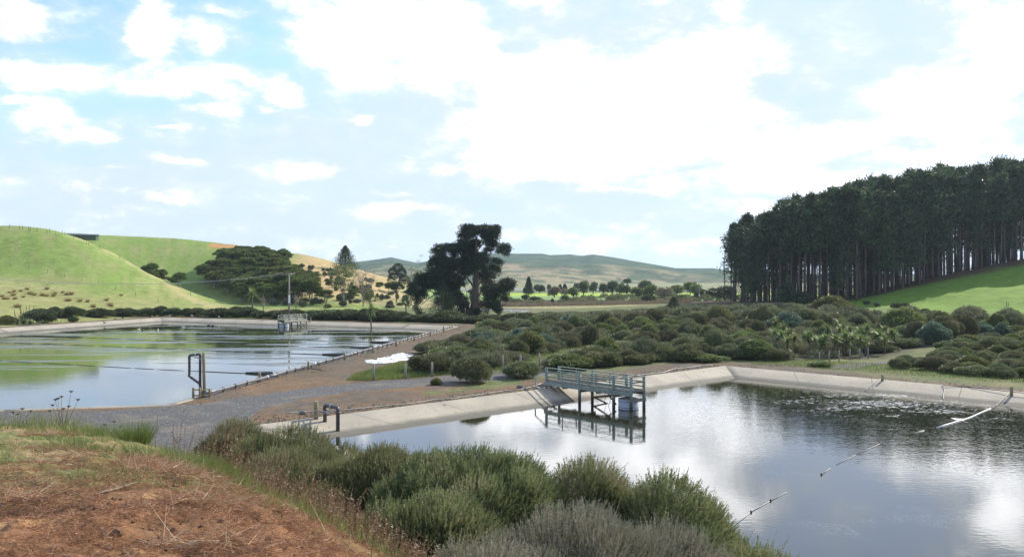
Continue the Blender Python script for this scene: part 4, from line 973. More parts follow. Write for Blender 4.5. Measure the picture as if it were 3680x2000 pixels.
def px_bush(kind, cx, base, wpx, top, label, group=None, **kw):
    x, y, z = G(cx, base, ZB); z = tz(x, y); y = (H-z)*F/(base-1000); x = (cx-1840)/F*y
    y += wpx*y/F*.35; x = (cx-1840)/F*y
    return put_bush(kind, x, y, wpx*y/F, (base-top)*y/F*1.04, label, group, **kw)
named = [('round', 1705, 1380, 150, 1292, 'dark windswept bush at the edge of the gravel road', None), ('bright', 1568, 1384, 40, 1356, 'tiny bright green bush at the foot of the windswept roadside bush', None),
 ('round', 1873, 1362, 155, 1302, 'broad dark bush between the gravel road and the bank end of the green jetty', None), ('round', 1557, 1344, 190, 1275, 'low wide bush behind the grassy verge and the white sheet', None),
 ('round', 1600, 1280, 170, 1230, 'long dark bush at the edge of the earth strip beyond the white sheet', None), ('fine', 1588, 1300, 100, 1262, 'low pale bush just behind the wide verge bush', None),
 ('bright', 1730, 1292, 85, 1240, 'light green bush behind the row of grey fence posts', None), ('bright', 1733, 1238, 62, 1205, 'bright leafy shrub beside the single spiky cabbage tree', None),
 ('round', 1680, 1216, 60, 1196, 'small dark bush at the foot of the single spiky cabbage tree', None),
 ('fine', 2020, 1330, 155, 1282, 'grey low bush directly behind the green jetty rails', 'row of bushes along the near pond bank'), ('round', 2095, 1322, 110, 1260, 'tall dark bush behind the middle of the green jetty', 'row of bushes along the near pond bank'),
 ('round', 2193, 1316, 105, 1264, 'rounded bush behind the outer end of the green jetty', 'row of bushes along the near pond bank'), ('fine', 2260, 1308, 70, 1254, 'brownish bush in the bank row, next right of the one behind the jetty end', 'row of bushes along the near pond bank'),
 ('fine', 2320, 1304, 72, 1252, 'brown tipped bush in the middle of the bank row', 'row of bushes along the near pond bank'), ('round', 2377, 1300, 58, 1262, 'small round green bush near the far end of the bank row', 'row of bushes along the near pond bank'),
 ('fine', 2426, 1300, 50, 1272, 'smallest grey brown bush, last in the bank row', 'row of bushes along the near pond bank'), ('bright', 2525, 1302, 145, 1273, 'low flat light green bush at the far corner of the near pond', None),
 ('round', 2773, 1298, 130, 1256, 'dark dome shaped bush below the cabbage trees at the pond corner', None), ('bright', 2950, 1320, 80, 1298, 'pale low bush at the mouth of the short gravel track', None)]
for k_, cx, ba, wp, tp, lab, grp in named: px_bush(k_, cx, ba, wp, tp, lab, grp)

# ---- the thicket between the ponds: individuals near, one mass far behind
def in_poly(x, y, poly): return poly_sdf(np.array([x]), np.array([y]), poly)[0] < 0
THICK = [(-3, 84), (3, 80), (9, 87), (21.5, 92), (28, 93), (33, 92), (52, 105), (80, 128), (86, 140), (66, 150), (60, 205), (8, 205), (8, 160), (-2, 152), (-5.5, 125), (-9.5, 101), (-8, 92)]
TRACK = [(30, 84), (41, 90), (60, 100)]
pts = []; tries = 0
while tries < 14000:
    tries += 1; x = random.uniform(-10, 88); y = random.uniform(80, 205)
    if not in_poly(x, y, THICK): continue
    sp_ = 2.45+(y-80)*.013
    if any((x-a)**2+(y-b)**2 < sp_*sp_ for a, b in pts): continue
    if 29 < x < 62 and 2725 < x/y*F+1840 < 3255 and y < 100: continue
    if line_dist(np.array([x]), np.array([y]), TRACK)[0] < 4.5 or line_dist(np.array([x]), np.array([y]), [(0, 80), (6, 93), (9.5, 108)])[0] < 3.6: continue
    pts.append((x, y))
pts.sort(key=lambda p: math.hypot(*p))
kinds = ['round', 'round', 'fine', 'fine', 'fine', 'bright', 'blue']
mass = Leaves()
def zone(x, y):
    if x > 30 and y < 125: return 'beside the cabbage trees'
    if y > 150: return 'at the back of the thicket before the flats'
    if x < 2: return 'along the bare earth strip'
    return 'in the thicket below the pine wood'
gname = {'round': 'dark green rounded bush ', 'fine': 'grey green feathery bush ', 'bright': 'light green leafy bush ', 'blue': 'silvery blue green bush '}
def top_limit(x, y): return H-(np.interp(x/y*F+1840, [1700, 2100, 2350, 2600, 2800, 3100], [1130, 1124, 1106, 1092, 1086, 1090])-1000)/F*y-tz(x, y)
for n_, (x, y) in enumerate(pts):
    nz = vnoise(np.array([x/14]), np.array([y/14]))[0]
    k_ = random.choice(['blue', 'blue', 'round', 'round']) if nz > .16 and y > 105 else random.choice(kinds[:6])
    tall = 1.0+.55*sstep(95, 150, y)*(1 if x > 5 else .3)+.35*nz
    wd = random.choice([1, 1, 1.35])*random.uniform(2.3, 4.0)*(1+.2*(y > 130)); ht = max(.8, min(random.choice([.7, 1, 1.2])*random.uniform(1.2, 2.5)*tall, top_limit(x, y)*random.uniform(.8, 1)))
    if x < 2: ht *= .8
    if 2725 < x/y*F+1840 < 3255 and y < 124: ht *= .62; k_ = 'round'
    if n_ < 262:
        put_bush(k_, x, y, wd, ht, gname[k_]+zone(x, y), gname[k_].strip()+'es '+zone(x, y))
    else:
        z = tz(x, y); mass = leafy([((x, y, z+ht*.4), (wd*.5, wd*.5, ht*.6))], 34, .42, .17, .5, .8, .3, -.3, mass)
for i in range(1100):
    x = random.uniform(-9, 66); y = random.uniform(84, 165)
    if not in_poly(x, y, THICK) or line_dist(np.array([x]), np.array([y]), TRACK)[0] < 4 or line_dist(np.array([x]), np.array([y]), [(0, 80), (6, 93), (9.5, 108)])[0] < 3: continue
    r = random.uniform(.6, 1.3); z = tz(x, y); mass = leafy([((x, y, z+r*.35), (r*1.3, r, r*random.uniform(.5, 1.1)))], 34, .24, .09, .7, .9, .4, -.2, mass)
tag(link('undergrowth', mass.mesh('undergrowth', M['fine'])), 'low green scrub filling the ground between the bushes of the thicket', kind='stuff')

# ---- hedge of low scrub round the far side of the left pond
HL = [(-97, 176), (-92, 192), (-82, 201), (-70, 197), (-50, 187), (-30, 177), (-12, 170), (2, 163), (12, 156)]
d_ = np.r_[0, np.cumsum(np.hypot(*np.diff(np.array(HL), axis=0).T))]; s = 0.0; i = 0
while s < d_[-1]:
    x = np.interp(s, d_, [a for a, b in HL]); y = np.interp(s, d_, [b for a, b in HL])
    ox, oy = random.uniform(-.8, .8), random.uniform(-.6, 2.2)
    wd = random.uniform(4.4, 7.0); ht = random.uniform(1.8, 2.8)*(.80 if s > 95 else .92)
    if not (8 < s < 12):
        sec = 'left of the small far jetty' if x < -46 else ('behind the small far jetty' if x < -34 else 'right of the small far jetty')
        put_bush('hedge', x+ox, y+oy, wd, ht, f'dark shrub in the hedge, {sec}', f'hedge shrubs {sec}', 'hedge_shrub', z=tz(x+ox, y+oy)-.1, cat='hedge shrub')
        if s > 70: put_bush('hedge', x+ox+1.5, y+oy+4.2, wd, ht*.98, f'dark shrub in the second row of the hedge, {sec}', f'second hedge row {sec}', 'hedge_shrub', cat='hedge shrub')
    s += random.uniform(3.0, 4.2); i += 1
for cx, cy0, cy1, wp, k_, lab in ((390, 925, 1035, 190, 'hedge', 'round dark bush beside the flax on the left bank'), (655, 972, 1024, 95, 'hedge', 'small dark bush between the flax and the start of the hedge'), (35, 960, 1050, 150, 'bright', 'pale reedy bush at the edge of the left pond by the flax')):
    x, y, z = hit(cx*K, 760+cy1*K, 120); put_bush(k_, x, y+1, wp*K*y/F, (cy1-cy0)*K*y/F, lab)

# ---- low scrub on the right bank slope
pts2 = []; tries = 0; SLOPE = [(36.5, 84.5), (47, 71), (58, 60), (75, 62), (80, 112), (66, 112), (50, 98), (44.5, 90)]
while len(pts2) < 150 and tries < 16000:
    tries += 1; x = random.uniform(35, 80); y = random.uniform(55, 114)
    if in_poly(x, y, SLOPE) and poly_sdf(np.array([x]), np.array([y]), R_POND)[0] > 4.2 and x < y*.64 and all((x-a)**2+(y-b)**2 > 1.9**2 for a, b in pts2): pts2.append((x, y))
for x, y in pts2:
    k_ = random.choice(['round', 'bright', 'round', 'fine', 'bright']); b_ = random.random() < .22
    put_bush(k_, x, y, random.uniform(1.6, 3.0)*(1.2 if b_ else 1), random.uniform(.8, 1.3)*(1.25 if b_ else 1), gname[k_].replace('bush', 'shrub')+'on the grassy slope beyond the near pond', gname[k_].strip()+'es on the right slope', 'low_shrub', cat='low shrub')

# ---- trees -------------------------------------------------------------
def limb(b, p0, p1, r0, r1, bend=.15, n=5, seg=7):
    p0, p1 = Vector(p0), Vector(p1); d = p1-p0; off = Vector((random.uniform(-1, 1), random.uniform(-1, 1), random.uniform(-.3, .6)))*d.length*bend
    P_ = [p0+d*t+off*math.sin(math.pi*t) for t in np.linspace(0, 1, n)]
    b.tube(P_, [r0+(r1-r0)*t for t in np.linspace(0, 1, n)], seg); return P_
def tree(name, loc, trunkmesh, crownmesh, label, cat, group=None, rz=0, sc=1.0):
    t = empty(name, loc, rz, sc); tag(t, label, cat, group)
    link('trunk', trunkmesh, t); link('crown', crownmesh, t); return t

# pines of the plantation
def pine_meshes(h, low, lean=0.0, edge=False, rmax=3.0, ntuft=13):
    b = MB(); P_ = [(lean*math.sin(t*2)*t, .2*math.sin(t*3)*t, h*t-(.3 if t == 0 else 0)) for t in np.linspace(0, 1, 9)]
    b.tube(P_, [.22-.17*t for t in np.linspace(0, 1, 9)], 7)
    lv = Leaves(); nbr = int(66 if not edge else 78); az0 = random.random()*6
    for i in range(nbr):
        t = low+(1-low)*(i/nbr)**.85; a = az0+2.4*i+random.uniform(-.3, .3)
        u = (t-low)/(1-low); R_b = rmax*(1.05*(1-u)**.95+.06)*(.45+.55*min(1, u*3))*random.choice([.45, .9, 1.0, 1.35])
        if edge and t < .5: R_b *= random.choice([.3, .8, 1.2])
        z0 = h*t; p0 = Vector((0, 0, z0)); p1 = Vector((math.cos(a)*R_b, math.sin(a)*R_b, z0+R_b*random.uniform(.10, .5)))
        b.tube([p0, (p0+p1)/2+Vector((0, 0, -.1)), p1], [.06, .045, .02], 4, False)
        for s_ in (.45, .75, 1.0):
            c = np.array(p0*(1-s_)+p1*s_); m_ = int(ntuft*(1.3 if s_ > .7 else .8)); sz = .42+.28*(1-u)
            P = c+rng.normal(size=(m_, 3))*np.array([sz, sz, sz*.55]); U = unit(rng.normal(size=(m_, 3))*.7+np.array([math.cos(a)*.5, math.sin(a)*.5, .8]))
            lv.add(cards(P, U, .70*(.6+.8*rng.random(m_)), .26, np.clip(.30+.12*rng.normal(size=m_)+.24*rng.normal(), 0, 1)))
    m_ = 60; lv.add(cards(np.array([0, 0, h-.1])+rng.normal(size=(m_, 3))*np.array([.22, .22, .6]), unit(rng.normal(size=(m_, 3))*.5+np.array([0, 0, 1])), .5, .16, np.clip(.5+.2*rng.normal(size=m_), 0, 1)))
    for i in range(14):                       # dead lower branches
        t = random.uniform(.15, low); a = random.random()*6.28; r_ = random.uniform(.8, 2.2)
        b.tube([(0, 0, h*t), (math.cos(a)*r_, math.sin(a)*r_, h*t+random.uniform(-.2, .5))], [.04, .012], 4, False)
    return b.mesh('trunk', M['pine_bark'], True), lv.mesh('crown', M['pine'])
PV = [pine_meshes(21+.5*i, [.57, .65, .52, .61, .48][i], .5*(i-2)*.4, False, 3.0) for i in range(5)]
PE = [pine_meshes(21, .22, .2, True, 3.6), pine_meshes(20, .16, -.2, True, 3.9)]
BASE = [(60.5, 220), (70, 217), (87.6, 219), (104.8, 226), (123, 234), (144, 239), (175, 244)]
bd = np.r_[0, np.cumsum(np.hypot(*np.diff(np.array(BASE), axis=0).T))]
skyl = [(2610, 850), (2640, 812), (2700, 770), (2760, 745), (2850, 722), (2920, 712), (3000, 690), (3060, 672), (3150, 662), (3230, 650), (3320, 615), (3420, 620), (3480, 600), (3560, 600), (3680, 588), (3900, 560)]
def place_pine(x, y, row, n_, edge=False):
    px = x/y*F+1840; z = tz(x, y); tgt = H-(np.interp(px, [a for a, b in skyl], [b for a, b in skyl])-1000)/F*y
    h = max(15, min(33, tgt-z))*random.uniform(.80, 1.03); V = random.choice(PE) if (edge or random.random() < .13) else random.choice(PV)
    if edge: lab, grp = 'pine on the outer edge of the wood with branches hanging low', 'pines with low branches on the wood edge'
    elif row == 0: lab, grp = 'tall bare stemmed pine in the front row of the wood above the paddock', 'front row pines of the wood'
    else: lab, grp = 'tall pine standing inside the dark wood behind the front row', 'pines inside the wood'
    t = tree('pine_tree', (x, y, z-.1), V[0], V[1], lab, 'pine tree', grp, random.random()*6.28); t.scale = (h/21*1.0, h/21*1.0, h/22.0); t.rotation_euler.x = R(random.uniform(-1.6, 1.6)); t.rotation_euler.y = R(random.uniform(-1.6, 1.6))
pn = 0
for row in range(7):
    s = random.uniform(0, 2)
    while s < bd[-1]:
        x = np.interp(s, bd, [a for a, b in BASE])+random.uniform(-.7, .7); y = np.interp(s, bd, [b for a, b in BASE])+row*5.0+random.uniform(-1.3, 1.3)
        if x/y < .66: place_pine(x+row*.45+random.random(), y, row, pn, edge=(row < 3 and s < 3.5) or (row == 0 and random.random() < .10)); pn += 1
        s += random.uniform(1.9, 3.1) if row < 2 else random.uniform(2.4, 3.8)
# the depth of the wood behind the trees one can tell apart
wb = MB(); wl = Leaves()
for i in range(240):
    s_ = random.uniform(2, bd[-1]); o_ = 36+random.random()*26; x = np.interp(s_, bd, [a for a, b in BASE])+o_*.1; y = np.interp(s_, bd, [b for a, b in BASE])+o_
    if x/y > .66: continue
    z = tz(x, y); h = max(10, min(25, H-(np.interp(x/y*F+1840, [a for a, b in skyl], [b for a, b in skyl])+22-1000)/F*y-z)); wb.tube([(x, y, z-.2), (x+random.uniform(-.3, .3), y, z+h*.6), (x, y, z+h)], [.2, .15, .05], 5)
    for k in range(26):
        u = random.random(); q = 2.6*(1-u)+.4; m_ = 9; P = np.array([x+random.uniform(-q, q), y+random.uniform(-q, q), z+h*(.45+.55*u)])+rng.normal(size=(m_, 3))*.5; wl.add(cards(P, unit(rng.normal(size=(m_, 3))+np.array([0, 0, .6])), .9, .35, np.clip(.3+.2*rng.normal(size=m_), 0, 1)))
    for k in range(3):
        m_ = 8; P = np.array([x+random.uniform(-2, 2), y+random.uniform(-1, 1), z+random.uniform(.4, h*.4)])+rng.normal(size=(m_, 3))*np.array([.9, .5, .4]); wl.add(cards(P, unit(rng.normal(size=(m_, 3))+np.array([0, 0, .3])), .8, .3, np.clip(.2+.2*rng.normal(size=m_), 0, 1)))
w_ = empty('pine_wood', (0, 0, 0)); tag(w_, 'deep dark mass of the pine wood behind the nearer pines', kind='stuff'); tk = wb.build('trunks', M['pine_bark'], w_, True); tk['kind'] = 'stuff'; link('needles', wl.mesh('needles', M['pine']), w_)['kind'] = 'stuff'
for px, base, top_, lab in ((2828, 1086, 1032, 'dark young conifer at the foot of the pines'), (2891, 1078, 1052, 'small dark young conifer at the foot of the pines, near the brown bank')):
    y = 216; x = (px-1840)/F*y; me = pine_meshes((base-top_)*y/F*1.3, .06, 0, False, 1.7, 22); tree('conifer', (x, y, tz(x, y)-.1), me[0], me[1], lab, 'conifer')

# ---- generic round crowned tree from blobs
def crown_tree(name, px, base, D, blobs_px, label, cat, m, bark='bark', dens=55, L=.42, Wd=.17, up=.3, group=None, limbs=None, zbase=None, flat=-.7, depth=.8, tr=.22):
    x = (px-1840)/F*D; z = tz(x, D) if zbase is None else zbase; s = D/F; bl = []
    zr = H-(base-1000)*s if zbase is None and False else z
    for cx, cy, rx, ry in blobs_px:
        bx = (cx-px)*s; bz = H-(cy-1000)*s-z; r = rx*s; bl.append(((bx, random.uniform(-1, 1)*depth*r, bz), (r, r*.9, ry*s*1.25)))
    t = empty(name, (x, D, z-.1)); tag(t, label, cat, group)
    b = MB(); top_ = max(c[2] for c, r in bl); P_ = limb(b, (0, 0, -.2), (random.uniform(-.3, .3), 0, top_*.75), tr, tr*.35, .04, 7, 9)
    for c, r in (bl if limbs is None else bl[:limbs]):
        k_ = min(5, max(1, int(6*c[2]/max(top_, .1)*.55))); limb(b, P_[k_], c, tr*.4, tr*.12, .1, 5, 5)
    b.build('trunk', M[bark], t, True)
    lv = leafy(bl, dens, L, Wd, up, .8, .45, flat); link('crown', lv.mesh('crown', M[m]), t); return t
# the big macrocarpa
def macrocarpa():
    q = .2714; D = 208; s = D/F; px0 = 1704; x0 = (px0-1840)/F*D; z0 = tz(x0, D)
    t = empty('macrocarpa_tree', (x0, D, z0-.1)); tag(t, 'huge dark spreading macrocarpa tree with several trunks in the middle distance', 'tree')
    L_ = [(1010,150,250,42),(860,125,100,26),(1200,130,80,36),(850,215,140,45),(760,240,70,25),(1180,210,110,80),(1240,170,45,60),(1090,230,120,35),(900,330,150,40),(1170,340,110,60),(1240,380,110,45),(1340,390,62,38),(1385,430,20,50),(1110,430,60,60),(760,330,90,30),
          (640,370,130,28),(560,405,130,28),(455,368,60,14),(400,425,45,12),(500,440,90,30),(640,470,60,45),(760,430,120,55),(900,430,110,60),(1000,500,150,70),(840,520,120,70),(450,545,110,40),(380,560,60,35),(560,560,140,50),(360,630,40,40),(640,600,130,60),(480,620,110,40),(780,600,140,80),(960,610,130,70),
          (1090,560,90,60),(1210,580,70,40),(1270,590,35,30),(1190,660,75,40),(1240,690,35,35),(1080,680,120,60),(1180,760,50,60),(1050,770,110,55),(700,700,150,70),(540,700,140,60),(400,700,90,40),(860,710,120,60),
          (330,770,120,32),(220,790,80,22),(460,800,150,60),(620,800,140,60),(230,860,110,34),(130,880,50,22),(340,880,120,40),(150,950,70,35),(90,960,40,20),(210,1010,60,22),(500,880,120,50),(640,900,100,60),(760,830,80,60),
          (300,830,150,60),(420,900,120,60),(560,900,120,70),(250,980,90,40),(520,1000,90,50),(700,920,80,70),(1100,950,100,60),(640,1000,60,50),(880,480,90,50),(830,1150,70,80),(700,1150,60,90),(900,1010,60,70),(600,1080,80,70),(560,1180,90,60),(450,1100,70,60),
          (1110,860,110,60),(1200,900,80,50),(1150,950,110,60),(1250,960,60,60),(1130,1030,100,60),(1230,1050,80,70),(1200,1140,110,60),(1080,1150,100,45),(1240,1200,60,60),(1370,840,75,28),(1430,870,40,28),(1310,860,45,30),(1340,930,35,60),(1330,1010,30,50),(1350,1070,20,40),(1420,910,14,35),
          (180,1100,50,35),(150,1150,35,35),(190,1220,50,45),(740,1060,80,45),(800,1100,60,50),(690,1000,70,50),(760,1180,50,60),(850,1240,50,40),(1000,1230,60,40)]
    lv = Leaves(); bl = []
    for cx, cy, rx, ry in L_:
        c = ((1450+cx*q-px0)*s, random.uniform(-1, 1)*4.2, H-(780+cy*q-1000)*s-z0); r = (rx*q*s, max(1.3, rx*q*s*.8), ry*q*s*1.1); bl.append((c, r))
        # flat sprays: each blob broken into small drooping pads
        k_ = max(9, int(r[0]*r[1]*7.0))
        for _ in range(k_):
            d = rdir(1)[0]; d[2] = abs(d[2])*.9 if random.random() < .75 else d[2]; p = np.array(c)+d*np.array(r)*random.uniform(.35, 1.0); rr = random.uniform(.25, 1.0)
            p[2] -= random.random()**3*1.6; lv = leafy([(tuple(p), (rr*random.uniform(.8, 1.5), rr, rr*random.uniform(.35, .95)))], 17, .42, .15, -.1, 1.1, .9, -1, lv)
    link('crown', lv.mesh('crown', M['macro']), t)
    def W(cx, cy, dy=0): return ((1450+cx*q-px0)*s, dy, H-(780+cy*q-1000)*s-z0)
    for path, r0, r1 in (([W(935,1310), W(950,1050,.2), W(960,800,0), W(965,500,.2), W(960,250,0)], 1.15, .22), ([W(795,1310,1), W(780,1180,1), W(720,1000,1.2), W(660,800,1), W(640,600,1)], .6, .15), ([W(860,1310,-.6), W(840,1180,-.6), W(760,1000,-.5), W(700,850,-.5)], .35, .12)):
        MB().tube(path, [r0+(r1-r0)*k/(len(path)-1) for k in range(len(path))], 12).build('trunk', M['bark'], t, True)
    b = MB()
    for path, r0 in (([W(955,980), W(900,870,-.6), W(800,730,-1), W(710,640,-.9)], .32), ([W(960,960), W(1010,870,-.5), W(1060,830,-.8)], .22), ([W(970,800), W(900,620,-.4), W(850,450,-.5)], .26), ([W(965,450), W(1040,370,-.3), W(1110,260,-.3)], .2), ([W(940,900), W(915,800,-.7), W(905,740,-.8)], .16),
                     ([W(1010,1180,-.5), W(1080,1090,-1), W(1160,1010,-1.2), W(1260,950,-1)], .3), ([W(1010,1100), W(1020,950,-.6), W(1060,880,-.4)], .14), ([W(700,950,.6), W(560,980,.3), W(420,1010,0), W(300,1100,-.5), W(210,1180,-.5)], .22), ([W(420,1010), W(300,930,0), W(180,900,0)], .15), ([W(720,920,.5), W(500,780,.4), W(330,730,.3)], .2),
                     ([W(760,980,-.6), W(730,880,-.8), W(690,820,-.8)], .1), ([W(850,1200,-.6), W(840,1000,-.8), W(810,860,-.9)], .12), ([W(960,520), W(1150,440,0), W(1300,390,0)], .14), ([W(800,760), W(640,600,0), W(560,500,0), W(440,400,0)], .16), ([W(1200,1010), W(1300,900,0), W(1370,850,0)], .12), ([W(985,1060), W(1060,900,.4), W(1200,760,.4)], .2)):
        b.tube(path, [r0*(1-.8*k/(len(path)-1)) for k in range(len(path))], 7)
    b.build('limbs', M['bark'], t, True)
macrocarpa()
def cone_tree(px, base, top_, wpx, D, label, m='pine', dens=22, group=None, name='conifer', ragged=.25):
    s = D/F; x = (px-1840)*s; z = tz(x, D); h = H-(top_-1000)*s-z; r = wpx*s/2; t = empty(name, (x, D, z-.1)); tag(t, label, 'conifer', group)
    MB().tube([(0, 0, -.2), (0, 0, h*.6), (0, 0, h*.97)], [r*.09+.06, r*.05+.03, .02], 8).build('trunk', M['bark'], t, True)
    lv = Leaves(); n = int(24*h)
    for i in range(n):
        u = (i+.5)/n; a = 2.4*i; R_ = r*(1-u)**.85*random.uniform(1-ragged, 1+ragged*.6)+.1
        for s_ in (.5, .8, 1.0):
            c = (math.cos(a)*R_*s_, math.sin(a)*R_*s_, h*(.04+u*.95)+R_*.18*s_); m_ = max(5, int(dens*.35)); sz = max(.12, R_*.16)
            P = np.array(c)+rng.normal(size=(m_, 3))*sz*np.array([1, 1, .6]); U = unit(np.array([math.cos(a), math.sin(a), .9])+rng.normal(size=(m_, 3))*.5)
            lv.add(cards(P, U, max(.22, D*.0011)*(.6+.8*rng.random(m_)), max(.08, D*.0005), np.clip(.4+.25*rng.normal(size=m_), 0, 1)))
    link('crown', lv.mesh('crown', M[m]), t); return t
cone_tree(1590, 1128, 1006, 112, 192, 'dense dark pyramid shaped conifer in front of the huge macrocarpa', 'macro', 40)
cone_tree(1241, 978, 882, 92, 372, 'blue green pine standing alone on the brown hill slope', 'pine', 34, ragged=.4)
crown_tree('pine_tree', 1424, 1048, 300, [(1412,975,16,11),(1430,962,18,12),(1445,978,16,12),(1420,990,26,9),(1452,998,18,7),(1405,1003,12,6),(1455,1012,22,5),(1430,1030,26,7)], 'small dark pine with a rounded top just left of the macrocarpa', 'pine tree', 'macro', dens=20, L=.5, Wd=.2)
crown_tree('gum_tree', 1478, 1050, 285, [(1478,968,9,5),(1490,990,14,5),(1462,1002,12,6),(1508,982,7,4),(1500,940,6,4),(1515,918,5,3),(1470,1020,18,5),(1500,1015,14,6)], 'thin sparse leaning gum tree beside the small dark pine', 'gum tree', 'kanuka', 'pale_bark', dens=10, L=.4, Wd=.15)
crown_tree('willow_tree', 1233, 1068, 268, [(1220,968,26,10),(1255,962,22,9),(1200,985,24,9),(1235,985,30,10),(1265,985,22,9),(1195,1005,14,7),(1225,1005,24,8),(1262,1012,12,7),(1210,1030,18,6),(1250,1030,14,6)], 'airy pale green tree on the brown hillside', 'tree', 'willow', 'pale_bark', dens=13, L=.42, Wd=.15)
crown_tree('shrubby_tree', 1330, 1100, 222, [(1325,1060,16,10),(1338,1072,20,11),(1318,1080,14,10),(1330,1048,12,7)], 'small bright lime green tree low on the slope behind the hedge', 'tree', 'bush_bright', dens=22, L=.36, Wd=.15)
crown_tree('shrubby_tree', 1170, 1080, 245, [(1170,1062,7,7),(1174,1072,6,5)], 'tiny dark green sapling on the slope behind the hedge', 'sapling', 'kanuka', dens=26, L=.3, Wd=.12)
# leafless grey tree
def bare(px, D, top_, wpx, label, m='pale_bark', n1=26):
    s = D/F; x = (px-1840)*s; z = tz(x, D); h = H-(top_-1000)*s-z; r = wpx*s/2; t = empty('bare_tree', (x, D, z-.1)); tag(t, label, 'bare tree')
    b = MB(); limb(b, (0, 0, -.2), (.2, 0, h*.4), .2, .12, .05, 5, 8); b.build('trunk', M[m], t, True); b = MB()
    for i in range(n1):
        a = 2.4*i; q = random.uniform(.25, 1); e = (math.cos(a)*r*q, math.sin(a)*r*q*.8, h*(1-.45*q*q)*random.uniform(.75, 1)); P_ = limb(b, (.1, 0, h*random.uniform(.15, .4)), e, .08, .03, .12, 5, 4)
        for _ in range(9):
            p = P_[random.randrange(2, 5)]; limb(b, p, p+Vector((random.uniform(-1, 1), random.uniform(-1, 1), random.uniform(-.2, 1)))*h*.15, .035, .015, .1, 3, 3)
    b.build('branches', M[m], t, True)
bare(1305, 262, 938, 105, 'grey leafless tree with fine twigs beside the airy pale green tree')
bare(1062, 250, 1052, 20, 'small pale leafless shrub tree left of the power pole', n1=8)
bare(945, 238, 1050, 22, 'small pale leafless shrub tree below the hillside wood', n1=8)

# ---- kanuka wood on the hillside: flat layered crowns on bare leaning stems
def kan_mesh(h=7.5, w_=3.6, seed=0):
    random.seed(seed); b = MB(); lv = Leaves(); nb = 15
    for k in range(3):
        a = 2.1*k+seed; limb(b, (0, 0, -.3), (math.cos(a)*w_*.25, math.sin(a)*w_*.25, h*.6), .16, .08, .08, 6, 6)
    for i in range(nb):
        a = 2.4*i+seed; r = w_*(.15+.62*random.random()); z = h*(.97-.34*(r/w_)**1.3-(.40*random.random() if i % 2 == 0 else 0)); rr = w_*random.uniform(.30, .46)
        c = (math.cos(a)*r, math.sin(a)*r, z); limb(b, (math.cos(a)*w_*.2, math.sin(a)*w_*.2, h*.5), (c[0], c[1], z-.2), .07, .03, .1, 4, 4)
        for _ in range(9):
            d = rdir(1)[0]; p = (c[0]+d[0]*rr*.8, c[1]+d[1]*rr*.8, c[2]+abs(d[2])*rr*.28); q = random.uniform(.45, .85)
            lv = leafy([(p, (q*1.1, q*1.1, q*.55))], 15, .55, .22, .5, .7, .7, -.5, lv)
    return b.mesh('trunk', M['pale_bark'], True), lv.mesh('crown', M['kanuka'])
KV = [kan_mesh(7.0+.6*i, 3.4+.3*i, i) for i in range(4)]; random.seed(11)
kp = []
tries = 0
while tries < 5000 and len(kp) < 130:
    tries += 1; px = random.uniform(640, 1120); D = random.uniform(262, 372)
    if px < 720 and D < 290: continue
    if px < 800 and D > 318+(px-640)*.15: continue
    if px > 1030 and D > 330 - (px-1030)*.2: continue
    if px > 1080 and D > 290: continue
    x = (px-1840)/F*D; z = tz(x, D); ybase = 1000+(H-z)*F/D
    if ybase > 1090 or (px < 860 and ybase > 1072-(860-px)*.32): continue
    if any((x-a)**2+(D-b)**2 < 3.7**2 for a, b, c_ in kp): continue
    kp.append((x, D, z))
for x, D, z in kp:
    V = random.choice(KV); px = x/D*F+1840; lim = H-(np.interp(px, [640, 700, 825, 850, 930, 1006, 1020, 1048, 1104, 1130], [932, 900, 897, 888, 888, 908, 900, 950, 985, 1010])-1000)/F*D-z; sc_ = min(random.uniform(.68, 1.0), lim/8.0)
    if sc_ < .35: continue
    lab, grp = ('flat topped kanuka tree in the upper part of the hillside wood', 'upper hillside kanuka trees') if D > 320 else ('flat topped kanuka tree at the lower edge of the hillside wood', 'lower hillside kanuka trees')
    tree('kanuka_tree', (x, D, z-.1), V[0], V[1], lab, 'kanuka tree', grp, random.random()*6.28, sc_)
for px, D, sc, lab in ((540, 318, 1.0, 'flat topped kanuka tree standing alone on the slope left of the hillside wood'), (578, 322, .75, 'smaller kanuka tree touching the lone one left of the hillside wood'), (625, 300, .55, 'small dark kanuka tree between the fence line and the wood'), (1018, 390, .4, 'small kanuka tree at the crest of the hill above the wood'), (645, 275, .6, 'low kanuka tree at the foot of the spur fence')):
    x = (px-1840)/F*D; V = KV[px % 4]; tree('kanuka_tree', (x, D, tz(x, D)-.1), V[0], V[1], lab, 'kanuka tree', None, px, sc)
# small scrub dotted over the brown slope
for i in range(100):
    for _ in range(50):
        px = random.uniform(980, 1500); py = random.uniform(955, 1108)
        if py > 950+(px-1100)*.28: break
    x, y, z = hit(px, py, 205)
    if y > 420: continue
    k_ = random.choice(['fine', 'bright', 'blue', 'bright', 'fine']); put_bush(k_, x, y, random.uniform(1.2, 3.2), random.uniform(1.1, 2.4), gname[k_]+'dotted on the brown slope behind the hedge', gname[k_].strip()+'es on the brown slope', z=z-.1)

for i in range(16):
    px = random.uniform(1090, 1480); py = random.uniform(1010+(px-1090)*.12, 1100); x, y, z = hit(px, py, 205)
    V = KV[i % 4]; tree('kanuka_tree', (x, y, z-.1), V[0], V[1], 'small scrubby tree scattered on the brown slope right of the hillside wood', 'kanuka tree', 'small trees on the brown slope', i*1.3, random.uniform(.32, .6))

